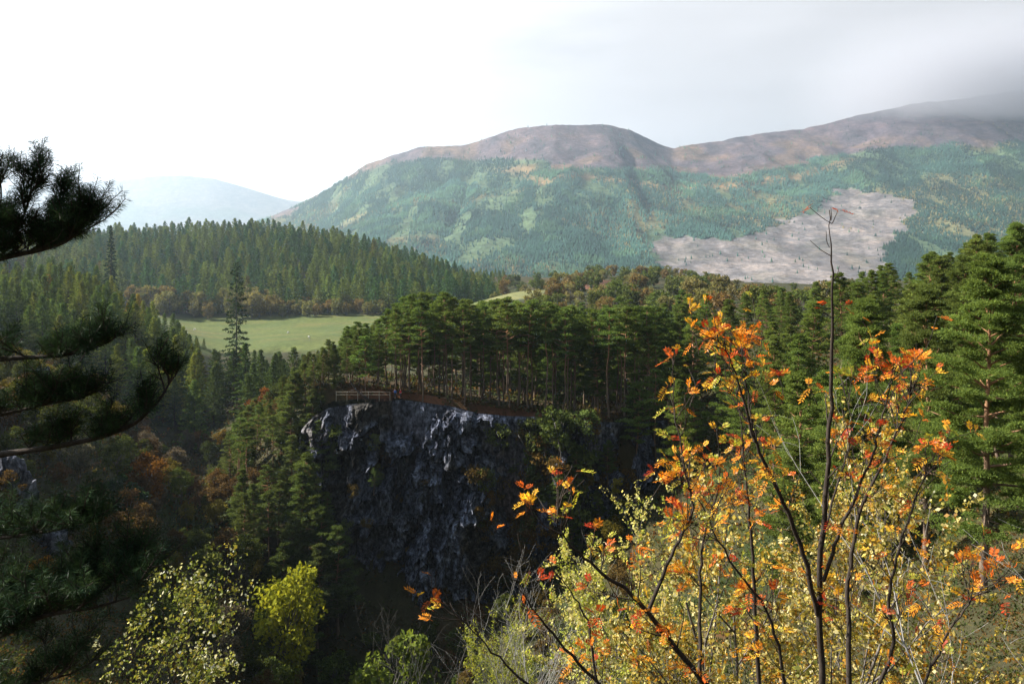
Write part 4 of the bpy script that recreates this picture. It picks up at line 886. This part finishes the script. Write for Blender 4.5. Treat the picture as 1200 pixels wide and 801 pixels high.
# ------------------------------------------------------------------ rowan in front
rng = np.random.default_rng(77)
STEMS = [  # (column, row, distance) along each stem, base radius
 ([(962, 1010, 7.4), (966, 800, 7.3), (958, 700, 7.3), (968, 590, 7.2), (973, 470, 7.2), (976, 380, 7.2), (975, 300, 7.2), (972, 246, 7.2)], .034),
 ([(958, 720, 7.3), (940, 640, 7.2), (912, 575, 7.1), (885, 520, 7.0), (868, 455, 7.0), (852, 412, 6.9), (838, 395, 6.9)], .024),
 ([(884, 518, 7.0), (878, 470, 7.1), (873, 430, 7.1), (868, 408, 7.1)], .012),
 ([(940, 1010, 7.4), (850, 830, 6.8), (800, 770, 6.6), (758, 715, 6.5), (735, 690, 6.4), (690, 660, 6.3), (660, 628, 6.2), (650, 606, 6.2)], .030),
 ([(900, 1010, 7.8), (888, 780, 7.8), (884, 690, 7.8), (878, 600, 7.8), (870, 520, 7.8), (862, 450, 7.9)], .026),
 ([(985, 1010, 7.6), (995, 800, 7.8), (993, 690, 8.0), (1005, 600, 8.0), (1035, 540, 8.0), (1062, 480, 8.0), (1078, 425, 8.0)], .030),
 ([(965, 680, 7.2), (985, 620, 7.0), (1010, 565, 6.9), (1030, 510, 6.8), (1042, 455, 6.8), (1050, 430, 6.8)], .018),
 ([(760, 715, 6.5), (790, 640, 6.6), (815, 600, 6.7), (800, 540, 6.8), (790, 480, 6.9), (788, 420, 6.9)], .016),
 ([(820, 800, 6.7), (820, 700, 6.9), (822, 640, 7.0), (845, 560, 7.0), (840, 500, 7.0)], .018),
 ([(990, 1010, 7.5), (1020, 820, 7.0), (1050, 760, 6.8), (1040, 690, 6.7), (1060, 620, 6.6), (1082, 560, 6.6), (1098, 530, 6.6)], .022),
 ([(880, 1010, 7.0), (760, 860, 6.4), (700, 800, 6.2), (650, 745, 6.1), (615, 700, 6.0), (600, 672, 6.0)], .020),
 ([(870, 1010, 6.9), (720, 880, 6.2), (655, 830, 6.0), (605, 790, 5.9), (560, 745, 5.9), (520, 705, 5.9)], .018),
 ([(930, 1010, 7.2), (920, 800, 6.9), (905, 720, 6.8), (850, 650, 6.7), (820, 585, 6.7), (795, 560, 6.7)], .018),
 ([(960, 640, 7.3), (985, 560, 7.5), (1000, 500, 7.6), (985, 440, 7.7)], .012),
 ([(1010, 1010, 7.0), (1075, 820, 6.4), (1110, 740, 6.3), (1140, 700, 6.2), (1160, 678, 6.2)], .016),
 ([(700, 800, 6.2), (690, 730, 6.3), (668, 690, 6.3), (640, 655, 6.3)], .012)]
tr = B(); lv = B(); ro = empty('rowan_tree', at(962, 1010, 7.4), 'many stemmed rowan with orange and red leaves in front of everything', 'rowan tree')
org = np.array(ro.location); RP = np.array([(0.72, 0.27, 0.03), (0.60, 0.13, 0.025), (0.42, 0.05, 0.022), (0.76, 0.44, 0.05), (0.38, 0.37, 0.05)])
leafs = []
def pinnate(p, d, L, col):
    """one rowan leaf: a rachis of paired leaflets and an end leaflet"""
    d = unit(d); nrm = rdir(rng, 1)[0] * .5 + np.array([0, -.35, .8]); nrm = unit(nrm - d * nrm.dot(d)); s = np.cross(d, nrm)
    n = 6; ts = np.linspace(.28, .92, n); dr = -np.array([0, 0, 1]) * L * .30
    cen = []; ax = []; sd = []
    for t_ in ts:
        o = p + d * L * t_ + dr * t_ * t_
        for sg in (-1, 1):
            a_ = unit(d * .55 + s * sg * .95 + nrm * rng.uniform(-.3, .12) + rng.normal(0, .08, 3)); ll = L * .34 * (1 - .45 * abs(t_ - .6))
            cen.append(o + a_ * ll * .5); ax.append(a_ * ll * .5); sd.append(unit(np.cross(a_, nrm + rng.normal(0, .2, 3))) * ll * .155)
    o = p + d * L * .97 + dr; cen.append(o + d * L * .13); ax.append(d * L * .15); sd.append(s * L * .05)
    c = np.clip(col * rng.uniform(.8, 1.2, (len(cen), 1)) * (1 + rng.normal(0, .05, (len(cen), 3))), 0, .9)
    lv.diamonds(np.array(cen) - org, np.array(ax), np.array(sd), 0, c)
    lv.tube(np.array([p, p + d * L * .5 + dr * .25, p + d * L + dr]) - org, [.0022, .0018, .001], 3, 0, (.35, .12, .04), False)
def cluster(p, d, k, big=1.0, colr=None):
    base = RP[rng.choice(5, p=[.34, .13, .09, .28, .16])] if colr is None else np.array(colr)
    for _ in range(k):
        cc_ = base if rng.uniform() < .7 else RP[rng.choice(5)]
        pinnate(p + rng.normal(0, .015, 3), unit(d + rdir(rng, 1)[0] * 1.0 + np.array([0, 0, -.1])), rng.uniform(.085, .15) * big, cc_)
def twig(p, d, L, r, lev):
    P = bend(rng, p, d, L, 4, .12, .10); tr.tube(P - org, np.linspace(r, .0028, 5), 4, cap=False)
    if lev > 0:
        for _ in range(rng.integers(1, 4)):
            q = rng.integers(1, 5); dd = unit(P[q] - P[q - 1]); s = rdir(rng, 1)[0]; twig(P[q], unit(dd * .8 + unit(s - dd * s.dot(dd)) * .65), L * rng.uniform(.4, .7), r * .6, lev - 1)
    if rng.uniform() < .6: cluster(P[-1], unit(P[-1] - P[-2]), rng.integers(1, 4), .9)
    if rng.uniform() < .25: cluster(P[2], rdir(rng, 1)[0], 1)
for si, (pts, r0) in enumerate(STEMS):
    P = np.array([at(*p) for p in pts]); tq = np.linspace(0, 1, len(P)); tt = np.linspace(0, 1, len(P) * 5)
    # Catmull-like smoothing through the joints
    Q = np.stack([np.interp(tt, tq, P[:, i_]) for i_ in range(3)], 1)
    for _ in range(3): Q[1:-1] = (Q[:-2] + 2 * Q[1:-1] + Q[2:]) / 4
    Q[1:-1] += rng.normal(0, .006, Q[1:-1].shape)
    tr.tube(Q - org, np.maximum(r0 * (1 - tt) ** .8, .0042), 8)
    tall = si == 0
    nt_ = int(len(Q) * (.30 if tall else .14 if si in (10, 11, 15) else .70 if si in (1, 4, 5, 6, 12) else .52))
    for _ in range(nt_):
        q = rng.integers(int(len(Q) * .25), len(Q) - 1); row = HZ - Q[q, 2] / Q[q, 1] * F
        if tall and row < 395: continue
        d = unit(Q[q + 1] - Q[q - 1]); s = rdir(rng, 1)[0]; s = unit(s - d * s.dot(d))
        twig(Q[q], unit(d * .75 + s * .7), rng.uniform(.14, .42), max(r0 * .22, .004), 1)
    if not tall:
        big = 1.15 if si in (1, 6, 5) else 1.0
        cluster(Q[-1], unit(Q[-1] - Q[-3]), 6 if si in (1, 2, 5, 6) else 1 if si in (10, 11, 15) else 3, big)
# sparse twigs of the bare leader
L0 = [(975, 262, (-.8, .1, .35), .24, 1), (974, 300, (-.9, -.1, .45), .26, 0), (976, 330, (.5, .2, .8), .16, 0), (972, 290, (-.5, .1, .9), .16, 0), (976, 350, (-.95, 0, .2), .22, 0), (975, 262, (.45, 0, .75), .14, 1), (974, 258, (.1, .3, .9), .12, 0), (977, 380, (.5, -.1, .8), .18, 1), (975, 372, (-.5, -.1, .3), .16, 2)]
for px, py, d, L, k in L0:
    p = at(px, py, 7.2); P = bend(rng, p, d, L, 4, .10, .08); tr.tube(P - org, np.linspace(.004, .0024, 5), 4, cap=False)
    if k: cluster(P[-1], unit(P[-1] - P[-2]), k + 1, .9, (0.55, 0.08, 0.02))
# leaf sprays the photo shows clearly
for px, py, Y, k, c in ((840, 388, 6.9, 7, (.75, .34, .03)), (868, 402, 7.0, 5, (.72, .24, .02)), (850, 425, 7.0, 3, (.6, .1, .02)), (860, 446, 7.0, 6, (.62, .42, .05)), (815, 395, 7.0, 2, (.66, .2, .02)), (1045, 428, 6.8, 5, (.58, .10, .02)), (1072, 422, 6.9, 4, (.68, .18, .02)),
        (1020, 470, 7.0, 3, (.62, .36, .04)), (1060, 490, 7.0, 3, (.76, .38, .03)), (580, 618, 6.0, 2, (.78, .22, .02)), (630, 680, 6.1, 2, (.6, .08, .02)), (618, 710, 6.0, 2, (.6, .13, .02)), (1150, 690, 6.2, 4, (.68, .2, .02)), (1175, 705, 6.2, 2, (.4, .05, .02)), (950, 455, 7.2, 3, (.7, .3, .03)), (912, 440, 7.2, 3, (.62, .12, .02)), (775, 565, 6.8, 3, (.74, .24, .02)),
        (740, 640, 6.6, 4, (.72, .2, .02)), (800, 670, 6.6, 5, (.76, .36, .03)), (855, 575, 6.9, 4, (.76, .36, .03)), (905, 525, 7.1, 4, (.7, .3, .03)), (690, 760, 6.2, 6, (.66, .2, .02)), (745, 770, 6.3, 6, (.72, .28, .02)), (980, 700, 7.1, 3, (.78, .42, .03)), (700, 720, 6.3, 4, (.5, .08, .02)), (870, 660, 6.8, 4, (.35, .36, .04)), (790, 610, 6.7, 4, (.42, .40, .04))):
    p = at(px, py, Y); q = bend(rng, p, (rng.normal(0, .6), rng.normal(0, .5), -1), rng.uniform(.10, .2), 3, .1); tr.tube(q - org, [.0025, .003, .0035, .004], 4, cap=False); cluster(p, np.array([0, 0, .6]), k, 1.05, c)
tr.build('trunk', [M['bark_dark']], ro, True); lv.build('crown', [M['attrleaf']], ro)

# ------------------------------------------------------------------ dark pine limbs close by on the left
rng = np.random.default_rng(91); tr = B(); nd = B()
x0, y0 = pxx(-150, 6.6), 6.6; z0 = h1(x0, y0); pr_ = empty('scots_pine', (x0, y0, z0), 'dark near pine reaching in with long needled limbs against the sky', 'pine tree'); org = np.array([x0, y0, z0])
tz = np.linspace(-.3, 9.5, 9); tr.tube(np.stack([rng.normal(0, .03, 9), rng.normal(0, .03, 9), tz], 1), np.linspace(.17, .07, 9), 10)
NP = np.array([(0.026, 0.050, 0.024), (0.036, 0.062, 0.028), (0.020, 0.040, 0.024)])
def shoot(p, d, L):
    P = bend(rng, p, d, L, 3, .10, .10); tr.tube(P - org, np.linspace(.0045, .003, 4), 4, cap=False)
    m_ = int(400 * L); q = rng.uniform(.12, 1.02, m_); C_ = np.stack([np.interp(q, np.linspace(0, 1, 4), P[:, i_]) for i_ in range(3)], 1)
    ax = unit(P[-1] - P[0]); s = rdir(rng, m_); s = unit(s - ax * (s @ ax)[:, None]); dd = unit(ax * rng.uniform(.15, .9, (m_, 1)) + s); nl = rng.uniform(.05, .08, (m_, 1))
    w = unit(np.cross(dd, rdir(rng, m_))) * .0016
    nd.diamonds(C_ + dd * nl / 2 - org, dd * nl / 2, w, 0, NP[rng.integers(0, 3)] * rng.uniform(.7, 1.3, (m_, 1)))
def spray(p, d, L, r, n):
    P = bend(rng, p, d, L, 4, .10, .10); tr.tube(P - org, np.linspace(r, .0045, 5), 5, cap=False)
    shoot(P[-1], unit(P[-1] - P[-2]) + np.array([0, 0, .25]), rng.uniform(.11, .18))
    for k in range(n + 3):
        q = rng.uniform(.08, 1); c = np.array([np.interp(q, np.linspace(0, 1, 5), P[:, i_]) for i_ in range(3)]); s = rdir(rng, 1)[0]
        shoot(c, unit(d * .5 + s * .9 + np.array([0, 0, .55])), rng.uniform(.09, .17))
def limb(pts, r0, nsp, up, Ls, nsh, sp=.35, start=.3):
    P = np.array([at(*p) for p in pts])
    if pts[0][0] < -100: P[0] = np.array([x0, y0, P[0][2]])
    tq = np.linspace(0, 1, len(P)); tt = np.linspace(0, 1, len(P) * 5); Q = np.stack([np.interp(tt, tq, P[:, i_]) for i_ in range(3)], 1)
    for _ in range(3): Q[1:-1] = (Q[:-2] + 2 * Q[1:-1] + Q[2:]) / 4
    tr.tube(Q - org, np.linspace(r0, .006, len(Q)), 7)
    for k in range(nsp):
        q = rng.integers(int(len(Q) * start), len(Q)); d = unit(Q[min(q + 1, len(Q) - 1)] - Q[q - 1])
        spray(Q[q], unit(d * .55 + np.array([rng.normal(0, .55), rng.normal(0, sp * 1.4), up * rng.uniform(.3, 1.25)])), rng.uniform(*Ls), .008, nsh)
limb([(-150, 345, 6.6), (-60, 318, 6.5), (0, 302, 6.4), (50, 292, 6.4), (76, 284, 6.3), (93, 271, 6.3), (103, 256, 6.3)], .034, 50, .6, (.12, .36), 6, .35, .25)
limb([(0, 302, 6.4), (0, 302, 6.4), (20, 272, 6.3), (33, 240, 6.3), (40, 200, 6.3)], .016, 16, .4, (.08, .24), 6, .3, .3)
limb([(40, 296, 6.4), (40, 296, 6.4), (58, 272, 6.4), (68, 245, 6.4), (72, 222, 6.4)], .012, 10, .4, (.07, .18), 5, .3, .3)
limb([(-30, 310, 6.4), (-30, 310, 6.4), (-10, 270, 6.5), (2, 235, 6.5), (0, 205, 6.5)], .012, 14, .4, (.08, .22), 6, .3, .3)
limb([(-150, 450, 6.6), (-60, 428, 6.2), (0, 420, 6.0), (55, 418, 6.0), (100, 412, 5.9), (128, 400, 5.9)], .030, 24, .45, (.10, .26), 4, .35, .36)
limb([(-150, 560, 6.6), (-60, 545, 6.3), (0, 532, 6.2), (60, 524, 6.1), (120, 512, 6.0), (160, 496, 6.0), (188, 468, 6.0), (200, 446, 6.0)], .034, 24, .5, (.10, .30), 4, .35, .36)
limb([(-150, 720, 6.6), (-60, 712, 6.2), (0, 705, 6.0), (60, 695, 5.9), (120, 680, 5.8), (165, 668, 5.8)], .034, 34, .5, (.15, .40), 7)
limb([(-150, 800, 6.6), (-60, 770, 5.9), (0, 745, 5.6), (50, 720, 5.5), (110, 712, 5.5), (150, 700, 5.5)], .030, 30, .35, (.15, .36), 7)
limb([(-150, 860, 6.6), (-60, 840, 6.0), (0, 815, 5.7), (40, 800, 5.6), (80, 790, 5.6)], .028, 20, .45, (.15, .36), 6)
limb([(-150, 515, 6.6), (-60, 498, 6.2), (0, 486, 6.0), (50, 474, 5.9), (100, 466, 5.9)], .022, 30, .45, (.10, .28), 5, .35, .36)
limb([(-150, 660, 6.6), (-60, 640, 6.0), (0, 630, 5.8), (60, 622, 5.7), (110, 610, 5.7)], .022, 24, .45, (.10, .26), 5, .35, .36)
tr.build('trunk', [M['bark_dark']], pr_, True); nd.build('crown', [M['near_needle']], pr_)

# ------------------------------------------------------------------ haze over the valley
def volume_box(name, lo, hi, dens, col, aniso):
    b = B(); lo = np.array(lo, float); hi = np.array(hi, float); b.box((lo + hi) / 2, hi - lo)
    m, t, out = mat(name); v = t.nodes.new('ShaderNodeVolumePrincipled')
    v.inputs['Color'].default_value = (*col, 1); v.inputs['Density'].default_value = dens; v.inputs['Anisotropy'].default_value = aniso
    t.links.new(v.outputs[0], out.inputs['Volume']); return b.build(name, [m])
tag(volume_box('haze', (-12000, -160, -150), (12000, 12500, 1100), 0.000080, (0.68, 0.83, 1.0), 0.55), 'pale bluish haze filling the valley and softening the mountain', 'haze', kind='stuff')

m, t, out = mat('hill_mist'); v = t.nodes.new('ShaderNodeVolumePrincipled'); v.inputs['Color'].default_value = (.64, .64, .69, 1); v.inputs['Anisotropy'].default_value = 0.1
sx = t.nodes.new('ShaderNodeSeparateXYZ'); gp = t.nodes.new('ShaderNodeNewGeometry').outputs['Position']; t.links.new(gp, sx.inputs[0])
nn = noise(t, 0.0045, 6, .62)
low = math_n(t, 'ADD', math_n(t, 'MULTIPLY', sx.outputs['X'], 0.10), math_n(t, 'MULTIPLY', nn, 330.0))   # the mist hangs lower to the right
hgt = math_n(t, 'SUBTRACT', math_n(t, 'ADD', sx.outputs['Z'], low), 935.0)
den = math_n(t, 'MULTIPLY', math_n(t, 'DIVIDE', hgt, 240.0, True), 0.0040)
edge_ = math_n(t, 'MULTIPLY', math_n(t, 'DIVIDE', math_n(t, 'SUBTRACT', sx.outputs['X'], 1500.0), 900.0, True), den)
t.links.new(edge_, v.inputs['Density']); t.links.new(v.outputs[0], out.inputs['Volume'])
edge_ = math_n(t, 'MULTIPLY', edge_, math_n(t, 'DIVIDE', math_n(t, 'SUBTRACT', 1240.0, sx.outputs['Z']), 330.0, True))
t.links.new(edge_, v.inputs['Density'])
b = B(); b.box((2650, 4100, 950), (3500, 1000, 600)); tag(b.build('mist', [m]), 'grey cloud mist clinging to the summit ridge', 'mist', kind='stuff')
